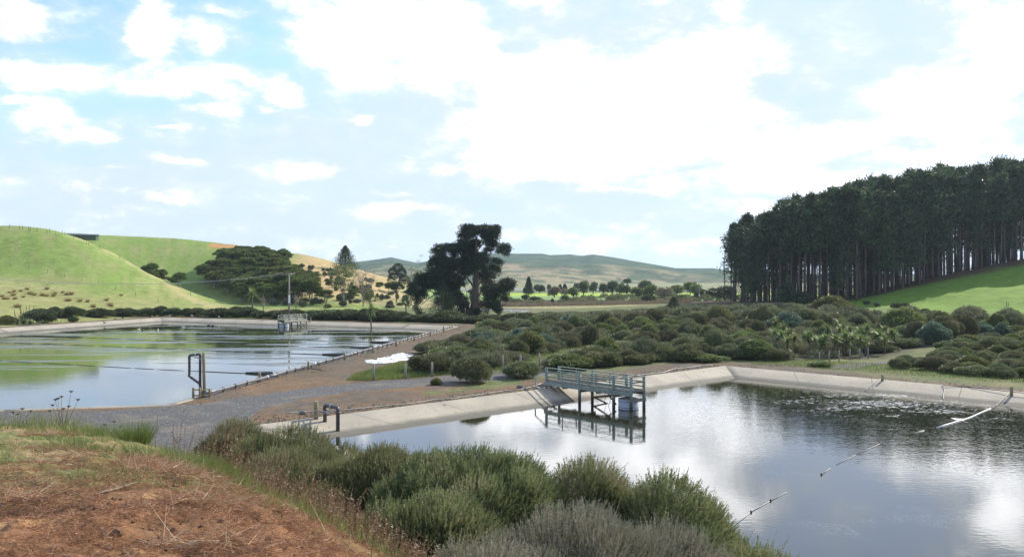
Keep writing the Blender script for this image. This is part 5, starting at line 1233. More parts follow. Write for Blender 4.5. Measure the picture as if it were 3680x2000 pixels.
# ---- cabbage trees: bare stem with rosettes of sword leaves
def rosette(lv, c, R_, n=70, droop=.5, wd=.05, tlo=.2):
    U = rdir(n); U[:, 2] = U[:, 2]*.95+.40; U = unit(U); P = np.array(c)+np.zeros((n, 3)); L = R_*(.7+.5*rng.random(n)); t = np.clip(tlo+.35*rng.random(n)+.25*(rng.random(n) > .8), 0, 1)
    a = P+U*(L*.5)[:, None]; D2 = U.copy(); D2[:, 2] -= droop*(1.2-U[:, 2]); D2 = unit(D2); e = a+D2*(L*.55)[:, None]; S = unit(np.cross(U, np.array([0, 0, 1.0])+rng.normal(size=(n, 3))*.05))*wd/2
    V = np.stack([P-S*.5, P+S*.5, a+S, a-S], 1).reshape(-1, 3); lv.add((V, np.arange(n*4).reshape(n, 4), np.repeat(t, 4)))
    V = np.stack([a-S, a+S, e], 1).reshape(-1, 3); lv.add((V, np.arange(n*3).reshape(n, 3), np.repeat(t, 3)))
def cabbage_mesh(h, heads, R_, wd=.10, n=95):
    b = MB(); lv = Leaves(); b.tube([(0, 0, -.2), (.06, 0, h*.3), (0, .05, h*.6)], [.14, .10, .085], 8)
    for k in range(heads):
        a = 2.3*k+1; rr = 0 if heads == 1 else .55*R_; e = (math.cos(a)*rr, math.sin(a)*rr, h*(1-.12*(k % 3))-R_*.55); b.tube([(0, .05, h*.55), ((e[0])*.6, e[1]*.6, h*.6+(e[2]-h*.6)*.5), e], [.08, .06, .05], 6)
        rosette(lv, e, R_, n, .38, wd)
    return b.mesh('trunk', M['bark'], True), lv.mesh('crown', M['cabbage'])
CV = [cabbage_mesh(3.2, 1, .95), cabbage_mesh(3.4, 2, .85), cabbage_mesh(3.6, 3, .8), cabbage_mesh(2.8, 1, 1.05, .08, 95)]
cab = [(0, 550, 690), (290, 465, 665), (312, 400, 600), (388, 560, 705), (452, 545, 720), (415, 470, 560), (590, 600, 700), (722, 550, 750), (760, 415, 520), (826, 530, 745), (905, 470, 600), (903, 575, 705), (868, 360, 470), (940, 420, 520), (1085, 440, 610), (1110, 510, 720), (1062, 520, 740),
       (1230, 525, 640), (1330, 500, 625), (1378, 530, 620), (1240, 570, 660), (700, 620, 740), (940, 600, 720), (1290, 640, 700), (1015, 560, 660)]
side_ = ['in the front of the clump', 'at the back of the clump']
for i, (cx, t_, b_) in enumerate(cab):
    px = 2680+cx*K; pb = 1000+b_*K; pt = 1000+t_*K; y = np.interp(pb, [1150, 1200, 1240, 1270, 1290], [124, 109, 103, 98, 95.5]); x = (px-1840)/F*y; z = tz(x, y); h = H-(pt-1000)/F*y-z
    V = CV[i % 4]; f = h/3.3
    t = tree('cabbage_tree', (x, y, z-.1), V[0], V[1], 'spiky headed cabbage tree '+side_[int(b_ < 660)]+' above the short gravel track', 'cabbage tree', 'cabbage trees '+side_[int(b_ < 660)], random.random()*6); t.scale = (1.15, 1.15, max(f, .78))
def single_cab(px, base, top_, D, Vi, lab, f2=1.0):
    x = (px-1840)/F*D; z = tz(x, D); h = H-(top_-1000)/F*D-z; t = tree('cabbage_tree', (x, D, z-.1), CV[Vi][0], CV[Vi][1], lab, 'cabbage tree', None, px); t.scale = (h/3.3*f2, h/3.3*f2, h/3.3)
single_cab(1710, 1222, 1163, 122, 3, 'single spiky cabbage tree at the edge of the earth strip between the ponds')
single_cab(1333, 1163, 1090, 163, 0, 'slender bare stemmed cabbage tree on the far bank right of the small jetty', .8)
single_cab(1458, 1126, 1070, 200, 2, 'dense headed cabbage tree behind the hedge left of the macrocarpa', 1.1)
single_cab(1870, 1272, 1243, 98, 3, 'short bright cabbage tree in the low scrub behind the fence posts')
single_cab(906, 1086, 1025, 232, 3, 'palm like tree fern in front of the hillside wood', 1.1)
for px, D, lab in ((2103, 152, 'pale spiky shrub on its own in the middle of the thicket'), (3640, 112, 'short spiky cabbage tree beside the upper gravel track')): single_cab(px, 0, 1176 if px < 3000 else 1183, D, 3, lab, 1.1)
# flax
def flax(px, py, r, lab, n=110, dmin=120, D=None):
    x, y, z = hit(px, py, dmin) if D is None else ((px-1840)/F*D, D, tz((px-1840)/F*D, D)); lv = Leaves(); rosette(lv, (0, 0, .05), r, n, .45, .09, .1)
    o = link('flax_bush', lv.mesh('flax_bush', M['flax']), None, (x, y, z)); tag(o, lab, 'flax bush')
    return x, y, z
fx, fy, fz = flax(82, 1164, 2.2, 'large spiky flax bush on the left bank of the left pond', 190); flax(62, 1167, 1.6, 'smaller flax bush just left of the large one', 110)
flax(108, 1166, 1.5, 'flax bush next to the round dark bush on the left bank', 90)
for k_ in range(15):
    px = 2760+k_*33; flax(px, 0, random.uniform(1.2, 1.9), 'flax bush at the foot of the cabbage trees, '+words[k_]+' from the pond corner', 80, 60, 97+3.5*(k_ % 3)+max(0, k_-8)*1.0)
def stalks(name, px, py, n, h, label):
    x, y, z = hit(px, py, 120); b = MB()
    for i in range(n):
        dx = random.uniform(-2.2, 2.2); hh = h*random.uniform(.7, 1.1); l = random.uniform(-.5, .5); b.tube([(dx, 0, 0), (dx+l*.5, 0, hh*.6), (dx+l, 0, hh)], [.035, .03, .02], 4)
        for k in range(9): q = .55+.45*k/9; s_ = .25*(1.15-q); b.tube([(dx+l*q, 0, hh*q), (dx+l*q+random.choice([-1, 1])*s_, random.uniform(-.1, .1), hh*q+.16)], [.05, .03], 4)
    tag(b.build(name, M['bark'], None, False, (x, y, z)), label, 'flax stalks')
stalks('flax_stalks', 90, 1165, 7, 3.9, 'dark seed stalks rising from the large flax bush'); stalks('flax_stalks', 200, 1160, 6, 3.0, 'thin seed stalks on the left bank between two dark bushes')
# brown rush tussocks on the hill foot
rm = []
for i in range(3):
    lv = Leaves(); n = 150; a = rng.random(n)*6.28; sp_ = rng.random(n)*1.1; U = unit(np.stack([np.cos(a)*sp_, np.sin(a)*sp_, np.ones(n)], 1)); P = np.stack([np.cos(a)*.28*rng.random(n), np.sin(a)*.28*rng.random(n), np.zeros(n)], 1)
    lv.add(tris(P, U, .85*(.4+.7*rng.random(n)), .035, rng.random(n))); rm.append(lv.mesh('rush_tussock', M['rush']))
ru = [(85, 755), (130, 745), (190, 742), (250, 725), (20, 790), (125, 780), (140, 812), (35, 815), (70, 815), (215, 797), (285, 765), (320, 775), (435, 720), (390, 780), (430, 785), (510, 765), (495, 785), (580, 752), (615, 770), (645, 830), (660, 770), (740, 836), (810, 838), (985, 827), (1012, 870), (1030, 880), (868, 888), (165, 890), (272, 762), (625, 832), (1125, 780), (860, 885), (150, 886)]
for cx, cy in ru:
    x, y, z = hit(cx*K, 760+cy*K, 150); tag(link('rush_tussock', rm[len(bpy.data.objects) % 3], None, (x, y, z-.05), random.random()*6, random.uniform(1.1, 1.6)), 'brown rush tussock on the dry lower slope of the green hill', 'rush tussock', 'brown rush tussocks on the hill')

# ---- row of small trees along the foot of the bright paddock
row = [(1120, 205, 243, 68, 'dark wind bent tree at the top corner of the thicket by the paddock'), (1400, 222, 280, 125, 'wide wind bent tree, largest at the low edge of the bright paddock'), (1475, 228, 278, 70, 'wind bent tree touching the wide one on the paddock edge'), (1215, 215, 262, 60, 'silvery wind bent tree near the top corner of the paddock'), (1530, 262, 300, 95, 'pale tipped bush below the wind bent trees on the paddock edge'),
       (1655, 270, 345, 130, 'round dark tree at the bend of the paddock edge'), (1750, 325, 372, 70, 'small round tree right of the one at the bend'), (1845, 340, 405, 118, 'round tree first left of the upper gravel track'), (1972, 335, 432, 128, 'round dark tree above the start of the upper gravel track'), (2080, 330, 445, 130, 'tallest of the round trees beside the upper gravel track'),
       (2160, 350, 450, 125, 'round tree right against the tallest one by the upper track'), (2282, 380, 442, 108, 'small umbrella shaped tree above the upper gravel track'), (2425, 382, 450, 105, 'grey green round tree near the right end of the track row'), (2540, 345, 480, 135, 'big round dark tree at the right end of the track row')]
for i, (cx, t_, b_, wp, lab) in enumerate(row):
    px = 2680+cx*K; pb = 1000+b_*K; x, y, z = hit(px, pb, 60, 300); s = y/F; w2 = wp*K*s; h = (b_-t_)*K*s*1.06; bl = []
    random.seed(50+i)
    for k in range(9): a = 2.4*k; rr = w2*.5*.62*random.random()**.5; bl.append(((px)+math.cos(a)*rr/s, 1000+(t_+(b_-t_)*(.30+.33*random.random()))*K, w2*.5*.48/s, (b_-t_)*K*.24))
    crown_tree('round_tree', px, pb, y, bl, lab, 'tree', 'hedge' if i not in (3, 4, 12) else 'bush_blue', dens=60, L=.26, Wd=.12, depth=1.0, tr=.12)
x, y, z = hit(3600, 1225, 60, 200); put_bush('blue', x, y, 2.4, 2.3, 'single tall blue green bush beside the right end of the upper gravel track')
x, y, z = hit(3560, 1262, 60, 200); put_bush('round', x, y, 3.0, 1.6, 'dark spreading bush in the gold grass of the right slope')
px_bush('round', 3027, 1126, 105, 1080, 'large rounded bright topped bush at the top of the thicket below the pine wood') if False else put_bush('bright', 63, 168, 8.0, 4.6, 'large rounded bright topped bush at the top of the thicket below the pines')
put_bush('bright', 56, 122, 6.5, 4.0, 'large fresh green bush right of the cabbage tree clump')

# ---- trees of the flats
T = [(1900, 995, 1058, 34, 'cone', 'tall pointed tree alone on the bright field of the flats'), (1886, 1034, 1050, 10, 'cone', 'tiny pointed tree left of the tall one on the flats'), (1938, 1018, 1052, 42, 'hedge', 'dark spreading tree right of the tall pointed one'), (1973, 1022, 1052, 12, 'hedge', 'narrow dark tree on the flats'),
     (1992, 1032, 1066, 44, 'tan', 'tan coloured rounded tree on the flats'), (2030, 1040, 1064, 34, 'tan', 'second tan rounded tree, lower, on the flats'), (2013, 1023, 1046, 18, 'cone', 'dark conifer behind the tan trees'), (2030, 1021, 1046, 18, 'cone', 'dark conifer right behind the tan trees'), (2062, 1036, 1066, 42, 'willow', 'green rounded tree in the middle of the flats'),
     (2074, 1018, 1042, 30, 'hedge', 'dark flat topped tree behind the green rounded one'), (2098, 1006, 1064, 44, 'bush_bright', 'tall green poplar like tree on the flats'), (2132, 1012, 1056, 30, 'hedge', 'dark upright tree left of the dark clump'), (2168, 1015, 1060, 36, 'hedge', 'first dark tree of the clump on the flats'), (2200, 1012, 1062, 42, 'hedge', 'second dark tree of the clump, with a bare stem'),
     (2228, 1018, 1060, 36, 'hedge', 'third dark tree of the clump on the flats'), (2252, 1026, 1060, 30, 'hedge', 'last dark tree of the clump on the flats'), (2315, 1009, 1052, 56, 'hedge', 'large dark dome shaped tree behind the willows'), (2295, 1034, 1070, 56, 'willow', 'pale green willow at the left end of the willow row'), (2340, 1024, 1074, 60, 'willow', 'pale green willow, broadest of the row'),
     (2388, 1034, 1080, 64, 'tan', 'tan bare twigged tree in front of the willows'), (2432, 1026, 1064, 50, 'willow', 'pale willow right of the tan twigged tree'), (2480, 1012, 1062, 48, 'willow', 'pale feathery willow near the small power pole'), (2500, 1020, 1066, 44, 'willow', 'rounded willow just left of the small power pole'), (1888, 1060, 1078, 26, 'hedge', 'small dark tree at the near edge of the bright field'),
     (1985, 1074, 1092, 12, 'cone', 'short narrow conifer on the reedy bank'), (1920, 1070, 1092, 40, 'hedge', 'low dark scrub tree on the reedy bank'), (2330, 1062, 1096, 50, 'hedge', 'dark bushy tree behind the thicket below the willows'), (2125, 1064, 1078, 28, 'hedge', 'low dark bush on the far field edge'), (2520, 1040, 1076, 44, 'hedge', 'dark tree in the shelter row by the small power pole'),
     (2556, 1036, 1080, 46, 'hedge', 'dark tree in the middle of the shelter row'), (2592, 1030, 1082, 50, 'hedge', 'dark tree at the pine wood end of the shelter row'), (2620, 1026, 1086, 50, 'hedge', 'dark tree tucked against the edge of the pine wood'), (2255, 1000, 1020, 30, 'hedge', 'dark tree clump at the foot of the far hills'), (2030, 1066, 1092, 26, 'hedge', 'low dark bush on the reedy bank by the field')]
for i, (px, t_, b_, wp, k_, lab) in enumerate(T):
    D = 9.1*F/max(b_-1000, 22); D = min(D, 620)
    if k_ == 'cone': cone_tree(px, b_, t_, wp, D, lab, 'macro', 24, name='conifer'); continue
    bl = []; random.seed(90+i)
    for k in range(10): a = 2.4*k; rr = wp*.5*.62*random.random()**.5; bl.append((px+math.cos(a)*rr, t_+(b_-t_)*(.22+.42*random.random()), wp*.5*.44, (b_-t_)*.20))
    crown_tree('field_tree', px, b_, D, bl, lab, 'tree', k_, dens=6, L=1.0, Wd=.42, depth=1.0, tr=.3, zbase=tz((px-1840)/F*D, D))
cone_tree(2421, 1122, 1066, 72, 190, 'broad dark conifer rising out of the back of the thicket', 'hedge', 50, ragged=.3)
# scattered low scrub on the reed banks
random.seed(5); ms = Leaves()
for i in range(150):
    D = random.uniform(285, 420); px = random.uniform(1790, 2700); x = (px-1840)/F*D
    if D > 335 and px < 2080: continue
    z = tz(x, D); r = random.uniform(1.0, 2.4); ms = leafy([((x, D, z+r*.3), (r, r, r*random.uniform(.4, .8)))], 9, .7, .3, .5, .8, .3, -.2, ms)
tag(link('scrub', ms.mesh('scrub', M['bush'])), 'low scrub scattered over the reedy banks of the flats', kind='stuff')
rl = Leaves(); n = 26000; Dn = rng.uniform(277, 330, n); pxn = rng.uniform(1700, 2480, n); X = (pxn-1840)/F*Dn; Zn = terrain(X, Dn); P = np.stack([X, Dn, Zn], 1); U = unit(np.array([.1, 0, 1.0])+rng.normal(size=(n, 3))*.25)
rl.add(tris(P, U, .9+.9*rng.random(n), .14, np.clip(.45+.3*rng.normal(size=n), 0, 1))); tag(link('reeds', rl.mesh('reeds', M['tan'])), 'straw coloured reeds on the bank behind the lagoon', kind='stuff')

# ================================================================ FOREGROUND
def sprig_bush(px, top_, wpx, D, label, m='manuka', dens=120, Ls=.30, leaf=.050, sides=1.0, hmin=1.2, K_=17, wid=.016, stems=30, rz_=None):
    dens *= 2.3; wid = max(wid, .013)*1.1; wpx *= 1.36; D = D*.97; top_ -= 14; Ls *= .78
    s = D/F; x = (px-1840)*s; zg = float(terrain(np.array([x]), np.array([D]), False)[0]); h = max(hmin, H-(top_-1000)*s-zg-Ls*.5); w2 = wpx*s/2
    ns = 16; bl = [((0, 0, h*.45), (w2*.74, w2*.74*sides, h*.5))]
    for i in range(ns):
        a = 2.4*i+random.random(); rr = w2*random.uniform(.30, .72); r = w2*random.uniform(.24, .42); cz = h*random.uniform(.50, .78)-(rr/w2)**2*h*.22
        bl.append(((math.cos(a)*rr, math.sin(a)*rr*sides, cz), (r, r*sides, min(r*.95, (h-cz)*.95))))
    lv = Leaves()
    for c, r in bl:
        area = 4*math.pi*((r[0]*r[1])**1.6/3+2*(r[0]*r[2])**1.6/3)**(1/1.6); n = int(area*dens)
        P, N, q = blob_pts(c, r, n, .25, -.75); n = len(P)
        cl = fbm(P[:, 0]+P[:, 2]*.6+px, P[:, 1]-P[:, 2]*.4, .42, 3)
        keep = (cl > -.36); P, N, cl = P[keep], N[keep], cl[keep]; n = len(P)
        A = unit(N*.75+np.array([.22, .0, .85])+rng.normal(size=(n, 3))*.22)               # sprig axis, leaning with the wind
        Lg = Ls*(.55+.7*rng.random(n))*(1+.5*(rng.random(n) > .93)); tn = np.clip(.42+cl*1.1+rng.normal(size=n)*.12, 0, .93)
        lv.add(tris(P-A*.05, A, Lg*1.02, .006, np.full(n, .98)))
        k = (np.arange(K_)+.5)/K_; base = P[:, None]+A[:, None]*(Lg[:, None]*k[None])[..., None]
        sd_ = rng.normal(size=(n, K_, 3)); sd_ = unit(sd_-(sd_*A[:, None]).sum(-1, keepdims=True)*A[:, None])
        spread = (.9-.55*k)[None, :, None]; U = unit(sd_*spread+A[:, None]*.75)
        ll = leaf*(1.25-.7*k)[None]*(.7+.6*rng.random((n, K_)))
        lv.add(tris(base.reshape(-1, 3), U.reshape(-1, 3), ll.ravel(), wid, np.clip(np.repeat(tn, K_)+rng.normal(size=n*K_)*.10+np.tile(k, n)*.08, 0, 1)))
    b = MB()
    for i in range(stems):
        c, r = random.choice(bl); limb(b, (random.uniform(-.2, .2), random.uniform(-.2, .2), -.2), (c[0]+random.uniform(-1, 1)*r[0]*.7, c[1]+random.uniform(-1, 1)*r[1]*.7, c[2]+random.uniform(-.2, .7)*r[2]), .035, .008, .12, 6, 5)
    t = empty('manuka_bush', (x, D, zg-.05)); tag(t, label, 'bush'); link('foliage', lv.mesh('foliage', M[m]), t); b.build('stems', M['bark'], t, True); return t
random.seed(21)
sprig_bush(850, 1484, 290, 27.0, 'rounded green bush at the edge of the gravel, left of the arched pipe', leaf=.05, dens=95, wid=.014)
sprig_bush(1060, 1508, 370, 25.5, 'broad green bush right in front of the arched pipe and wooden post', leaf=.05, dens=95, wid=.014)
sprig_bush(1010, 1600, 330, 22.5, 'lower darker bush in front of the one hiding the arched pipe', dens=100, leaf=.045, wid=.013)
sprig_bush(1210, 1672, 260, 20.5, 'small bush among the dry brown weeds at the foot of the arched pipe bushes', dens=105)
sprig_bush(1360, 1604, 430, 19.5, 'pale green bush in the row beside the near pond, left of the tall centre bush', dens=105)
sprig_bush(1700, 1582, 540, 17.0, 'tall centre bush with light green tips in front of the jetty reflection', dens=110)
sprig_bush(2110, 1612, 440, 17.0, 'bushy green shrub right of the tall centre bush, tips leaning over the water', dens=110)
sprig_bush(2400, 1662, 470, 16.2, 'largest dark green bush at the water edge with leaning tips', dens=115)
sprig_bush(1560, 1770, 380, 14.0, 'dark shaded bush with bare twisted stems below the centre bush', dens=85, stems=70)
sprig_bush(2070, 1792, 560, 12.2, 'grey brown half dead bush with bare twigs in front', 'manuka_grey', 95, .28, .030, wid=.010, stems=110)
sprig_bush(2400, 1838, 420, 12.6, 'grey green bush with pale tips next to the half dead one', 'manuka_grey', 110, .28, .030, wid=.010, stems=50)
sprig_bush(2700, 1924, 470, 14.0, 'low green bush in the bottom corner by the water', dens=110)
sprig_bush(1790, 1950, 420, 11.2, 'low brown twiggy bush at the bottom edge below the centre bush', 'manuka_grey', 80, .25, .030, wid=.010, stems=80)

# grass, straw and weeds on the near hill
def scatter(n, a0, a1, d0, d1):
    a = np.radians(rng.uniform(a0, a1, n)); D = d0*(d1/d0)**rng.random(n); X = D*np.tan(a); return X, D
def near_mask(X, D):
    dM_ = poly_sdf(X, D, MOUND); nA_ = fbm(X, D, 14, 4); nB_ = fbm(X, D, 3, 4)
    mul_ = sstep(1.8, .3, dM_+nA_*1.2)*sstep(14.2, 9.5, D+nB_*5+nA_*3-X*.12); gr_m = sstep(1.2, -.6, dM_+nB_)*(1-mul_); return dM_, mul_, gr_m
lv = Leaves(); X, D = scatter(150000, -34, 6, 5, 24); dM_, mu, gm = near_mask(X, D); pat = fbm(X, D, 1.3, 4); k_ = (gm > .35) & (rng.random(len(X)) < sstep(8.5, 12, D)*.92+.08) & (pat > -.12) & (rng.random(len(X)) < .75); X, D, pat = X[k_], D[k_], pat[k_]; n = len(X); Zn = terrain(X, D)
edge_ = sstep(14.5, 18.5, D); P = np.stack([X, D, Zn-.01], 1); U = unit(np.array([.1, 0, 1.0])+rng.normal(size=(n, 3))*.35)
lv.add(tris(P, U, (.05+.08*rng.random(n))*(1+edge_*1.8)*(1+np.maximum(pat, 0)), .009, np.clip(.38+fbm(X, D, .9, 3)*1.1+rng.normal(size=n)*.3+edge_*.12, 0, 1)))
def tuft(px, py, D_, r, n, L, t0=.2):
    x = (px-1840)/F*D_; a = rng.random(n)*6.28; q = r*np.sqrt(rng.random(n)); X = x+np.cos(a)*q; Y = D_+np.sin(a)*q; P = np.stack([X, Y, terrain(X, Y)], 1)
    U = unit(np.stack([np.cos(a)*q/r*.7, np.sin(a)*q/r*.7, np.ones(n)], 1)+rng.normal(size=(n, 3))*.2); return tris(P, U, L*(.6+.5*rng.random(n)), .009, np.clip(t0+rng.normal(size=n)*.15, 0, 1))
for px, py, D_, r, n, L in ((325, 1590, 17.2, .35, 500, .35), (420, 1585, 17.5, .25, 300, .3), (680, 1715, 12.7, .85, 3200, .34), (280, 1690, 13.5, .5, 900, .2)): lv.add(tuft(px, py, D_, r, n, L))
tag(link('grass', lv.mesh('grass', M['grass'])), 'green and dry grass on the near hill above the gravel', kind='stuff')
def grass_clump(px, D_, r, n, L, lab, m='grass', t0=.12):
    x = (px-1840)/F*D_; z = tz(x, D_); a = rng.random(n)*6.28; q = r*np.sqrt(rng.random(n)); P = np.stack([np.cos(a)*q, np.sin(a)*q, np.zeros(n)], 1); U = unit(np.stack([np.cos(a)*q/r*.55, np.sin(a)*q/r*.55, np.ones(n)], 1)+rng.normal(size=(n, 3))*.15)
    l_ = Leaves(); l_.add(tris(P, U, L*(.6+.5*rng.random(n)), .010, np.clip(t0+rng.normal(size=n)*.12, 0, 1))); tag(link('grass_clump', l_.mesh('grass_clump', M[m]), None, (x, D_, z-.02)), lab, 'grass clump')
grass_clump(485, 16.8, .26, 700, .55, 'tall bright green grass clump at the edge of the gravel')
lv = Leaves(); X, D = scatter(150000, -34, 6, 4.2, 17); dM_, mu, gm = near_mask(X, D); cl = fbm(X, D, .5, 4); k_ = (mu > .12) & (dM_ < 1.8) & (cl > -.18+.25*rng.normal(size=len(X))*.5); X, D, cl = X[k_], D[k_], cl[k_]; n = len(X)
P = np.stack([X, D, terrain(X, D)+.01], 1); U = rng.normal(size=(n, 3)); U[:, 2] = np.abs(U[:, 2])*.28; U[:, 0] *= 1.4; U = unit(U)
lv.add(tris(P, U, (.03+.07*rng.random(n)**2)*(.6+D/12), .0045*(.5+D/10), np.clip(.28+cl*.6+rng.normal(size=n)*.28, 0, 1)))
for px, D_, r, n_ in ((180, 15.8, .35, 500), (200, 13.2, .4, 500), (540, 11.0, .3, 500), (585, 10.6, .3, 500), (665, 10.2, .45, 900), (740, 10.6, .3, 400), (745, 6.0, .25, 300), (60, 7.6, .2, 200), (730, 7.6, .3, 300), (340, 12.0, .5, 400)):
    x = (px-1840)/F*D_; a = rng.random(n_)*6.28; q = r*np.sqrt(rng.random(n_)); X2 = x+np.cos(a)*q*1.5; Y2 = D_+np.sin(a)*q; P = np.stack([X2, Y2, terrain(X2, Y2)+.10*(1-(q/r)**2)*rng.random(n_)], 1); U = rng.normal(size=(n_, 3)); U[:, 2] = np.abs(U[:, 2])*.35+.05; U[:, 0] *= 1.6
    lv.add(tris(P, unit(U), .16+.2*rng.random(n_), .007, np.clip(.8+.15*rng.normal(size=n_), 0, 1)))
tag(link('straw', lv.mesh('straw', M['straw'])), 'loose dry bark and straw covering the orange earth of the near hill', kind='stuff')
# tall dry weeds on the shoulder of the hill
lv = Leaves(); ed = [(-8.2, 19.5), (-6.6, 17.6), (-4.6, 14.2), (-2.8, 11.3), (-1.2, 8.2)]; n = 2600
dl = np.r_[0, np.cumsum(np.hypot(*np.diff(np.array(ed), axis=0).T))]; tt = rng.random(n)*dl[-1]; X = np.interp(tt, dl, [a for a, b in ed])+rng.normal(size=n)*.55+.9; Y = np.interp(tt, dl, [b for a, b in ed])+rng.normal(size=n)*.6+.5
P = np.stack([X, Y, terrain(X, Y)], 1); A = unit(np.array([.12, 0, 1.0])+rng.normal(size=(n, 3))*.18); Lg = (.35+.45*rng.random(n))*np.interp(Y, [8, 12, 16, 20], [.6, 1.0, 1.2, .7]); tn = np.clip(rng.random(n)*.9, 0, 1)
lv.add(tris(P, A, Lg, .010, tn)); kk = 16; k = .35+.65*(np.arange(kk)+.5)/kk; base = P[:, None]+A[:, None]*(Lg[:, None]*k[None])[..., None]; U = unit(rng.normal(size=(n, kk, 3))+np.array([0, 0, .6]))
lv.add(tris(base.reshape(-1, 3), U.reshape(-1, 3), .045, .014, np.clip(np.repeat(tn, kk)+rng.normal(size=n*kk)*.15, 0, 1)))
tag(link('weeds', lv.mesh('weeds', M['weed'])), 'tall dry brown weeds between the grass and the bushes', kind='stuff')
lv = Leaves(); n = 9000; tt = rng.random(n)*dl[-1]; X = np.interp(tt, dl, [a for a, b in ed])+rng.normal(size=n)*.8+.8; Y = np.interp(tt, dl, [b for a, b in ed])+rng.normal(size=n)*.8+.4
P = np.stack([X, Y, terrain(X, Y)], 1); U = unit(np.array([.1, 0, 1.0])+rng.normal(size=(n, 3))*.4); lv.add(tris(P, U, .12+.28*rng.random(n), .009, np.clip(.35+.35*rng.normal(size=n), 0, 1)))
tag(link('rough_grass', lv.mesh('rough_grass', M['grass'])), 'rough grass among the dry weeds', kind='stuff')
# umbel weed on the crest
def umbel(px, D_, lab, heads, group=None):
    x = (px-1840)/F*D_; z = tz(x, D_); t = empty('dried_weed', (x, D_, z)); tag(t, lab, 'dry weed', group); b = MB()
    for dx, h in heads:
        hd = MB()
        top_ = Vector((dx, random.uniform(-.05, .05), h)); b.tube([(dx*.2, 0, 0), (dx*.6, 0, h*.55), top_], [.006, .005, .004], 5)
        for k in range(9): a = 2.4*k; e = top_+Vector((math.cos(a)*.035, math.sin(a)*.035, .03)); hd.tube([top_, e, e+Vector((0, 0, .012))], [.002, .010, .004], 4)
        hd.build('seed_head', M['bark'], t, True)
    b.build('stem', M['stick'], t, True)
umbel(225, 18.5, 'dry flower stalks with dark heads standing up against the left pond', [(-.22, .48), (-.12, .62), (-.16, .60), (-.04, .66), (.12, .45), (.20, .78), (.34, .60), (-.28, .36), (.0, .4)])
umbel(60, 18.8, 'shorter dry flower stalks at the left end of the crest', [(-.1, .32), (.12, .40), (.02, .28), (.3, .35)])
umbel(395, 18.0, 'thin dry flower stalks on the crest above the gravel', [(-.1, .30), (.1, .36), (.25, .26)])
# bent stick on the bare earth
def stick():
    P_ = [(345, 2000-121), (375, 1860), (420, 1838), (450, 1805), (492, 1789)]; Dd = [7.75, 7.95, 8.25, 8.6, 8.9]
    pts = [(((px-1840)/F*d), d) for (px, py), d in zip(P_, Dd)]; v = [Vector((x, y, tz(x, y)+.03)) for x, y in pts]; o = v[0].copy()
    tag(MB().tube([p-o for p in v], [.006, .010, .011, .010, .006], 8).build('stick', M['stick'], None, True, o), 'bent dry stick lying on the orange earth', 'stick')
stick()
# stones
sm = []
for i in range(3):
    b = MB(); r0 = random.Random(i); vs = []
    for a in range(5):
        for c_ in range(8): th = math.pi*(a+.5)/5; ph = 2*math.pi*c_/8; q = 1+r0.uniform(-.18, .18); vs.append((math.sin(th)*math.cos(ph)*q, math.sin(th)*math.sin(ph)*q*.8, math.cos(th)*q*.6))
    fs = [(a*8+c_, a*8+(c_+1) % 8, (a+1)*8+(c_+1) % 8, (a+1)*8+c_) for a in range(4) for c_ in range(8)]+[tuple(range(8))[::-1], tuple(range(32, 40))]
    sm.append((np.array(vs), fs))
b = MB(); dyn = []
for i in range(1500):
    e = random.choice([0, 0, 0, 1, 2]); t_ = random.random(); 
    if e == 0: (ax, ay), (bx, by) = R_POND[0], R_POND[1]; nx, ny = -.68, .73
    elif e == 1: (ax, ay), (bx, by) = R_POND[1], R_POND[2]; nx, ny = .68, .73
    else: (ax, ay), (bx, by) = L_POND[0], L_POND[1]; nx, ny = .99, -.14
    o_ = .25+abs(random.gauss(0, 1.3)); x = ax+(bx-ax)*t_+nx*o_; y = ay+(by-ay)*t_+ny*o_; r = random.choice([.03, .04, .05, .06, .07])*(1.6 if random.random() < .07 else 1)
    vs, fs = random.choice(sm); a = random.random()*6; ca, sa = math.cos(a)*r, math.sin(a)*r; z = ZB+.02
    b.add([(x+v[0]*ca-v[1]*sa, y+v[0]*sa+v[1]*ca, z+v[2]*r) for v in vs], fs)
tag(b.build('stones', M['rock']), 'loose stones along the pond banks', kind='stuff')
b = MB(); Xc, Dc = scatter(1500, -33, 6, 4.3, 15); dc, mc_, gc = near_mask(Xc, Dc); clm = fbm(Xc, Dc, 1.2, 3); zc = terrain(Xc, Dc)
for i in range(1500):
    if mc_[i] < .4 or clm[i] < .02: continue
    r = random.choice([.010, .014, .02, .03])*(1.7 if random.random() < .08 else 1); vs, fs = random.choice(sm); a = random.random()*6; ca, sa = math.cos(a)*r, math.sin(a)*r
    b.add([(Xc[i]+v[0]*ca-v[1]*sa, Dc[i]+v[0]*sa+v[1]*ca, zc[i]+r*.2+v[2]*r) for v in vs], fs)
tag(b.build('clods', M['clod']), 'small clods and chips of bark on the orange earth', kind='stuff')
for px, py, r, lab in ((1868, 1392, .30, 'dark rock on the bank just left of the green jetty steps'), (1089, 1487, .28, 'brown rock beside the post of the arched pipe')):
    x, y, z = G(px, py, ZB); b = MB(); vs, fs = sm[1]; b.add([(v[0]*r, v[1]*r, v[2]*r) for v in vs], fs); tag(b.build('rock', M['rock'], None, True, (x, y, ZB+.05)), lab, 'rock')
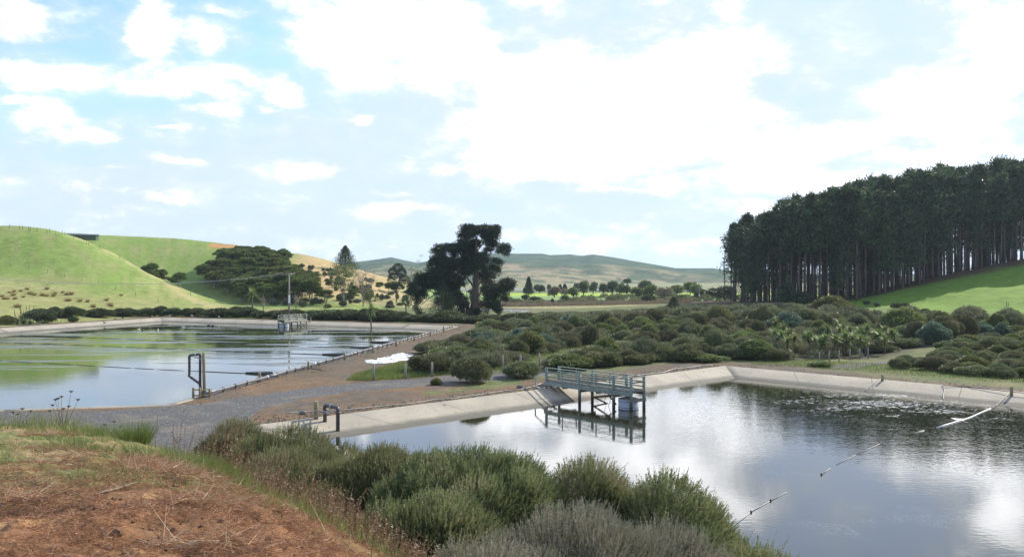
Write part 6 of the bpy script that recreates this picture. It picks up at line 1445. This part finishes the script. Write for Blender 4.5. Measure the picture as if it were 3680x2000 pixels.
# grass of the verge and banks
lv = Leaves()
def patch(poly, n, L, t0, zl=0, tn=.25):
    xs = [p[0] for p in poly]; ys = [p[1] for p in poly]; X = rng.uniform(min(xs), max(xs), n); Y = rng.uniform(min(ys), max(ys), n); d = poly_sdf(X, Y, poly)+fbm(X, Y, 1.5, 3)*.8; k_ = d < 0; X, Y, d = X[k_], Y[k_], d[k_]
    m_ = len(X); P = np.stack([X, Y, terrain(X, Y)], 1); U = unit(np.array([.15, 0, 1.0])+rng.normal(size=(m_, 3))*.3); lv.add(tris(P, U, L*(.5+.6*rng.random(m_))*np.clip(-d*2+.3, .3, 1), .035, np.clip(t0+fbm(X, Y, 2.5, 3)*.5+rng.normal(size=m_)*tn, 0, 1)))
vg = [G(px, py, ZB)[:2] for px, py in ((1228, 1367), (1340, 1368), (1450, 1362), (1560, 1354), (1640, 1344), (1660, 1320), (1560, 1322), (1480, 1316), (1440, 1300), (1380, 1318), (1300, 1336))]
patch(vg, 26000, .42, .32); patch([(-4, 77), (4, 80), (9, 88), (9, 92), (-4, 86)], 5000, .4, .4)
patch([(24, 87.3), (33, 81), (48, 66), (56, 58), (62, 62), (50, 78), (42, 86), (32, 92), (26, 91)], 40000, .30, .12)
patch([(42, 88), (58, 60), (90, 60), (100, 118), (72, 116), (52, 100)], 60000, .42, .06)
patch([(-8, 92), (-4, 84), (10, 95), (20, 96), (20, 130), (-4, 130)], 26000, .5, .3)
tag(link('verge_grass', lv.mesh('verge_grass', M['grass'])), 'green and straw coloured grass of the verge and the pond banks', kind='stuff')

# ---- the air between here and the far hills
def haze():
    b = MB(); x0, x1, y0, y1, z0, z1 = -7000, 7000, -60, 12500, -8, 190
    b.add([(x0, y0, z0), (x1, y0, z0), (x1, y1, z0), (x0, y1, z0), (x0, y0, z1), (x1, y0, z1), (x1, y1, z1), (x0, y1, z1)], [(3, 2, 1, 0), (4, 5, 6, 7), (0, 1, 5, 4), (1, 2, 6, 5), (2, 3, 7, 6), (3, 0, 4, 7)])
    m, k = mat('haze_air'); v = k.n('ShaderNodeVolumePrincipled'); v.inputs['Color'].default_value = (.70, .86, 1, 1); v.inputs['Density'].default_value = .00009; v.inputs['Anisotropy'].default_value = .3
    o = k.n('ShaderNodeOutputMaterial'); k.t.links.new(v.outputs[0], o.inputs['Volume'])
    tag(b.build('haze', m), 'thin blue haze over the whole view', kind='stuff')
haze()
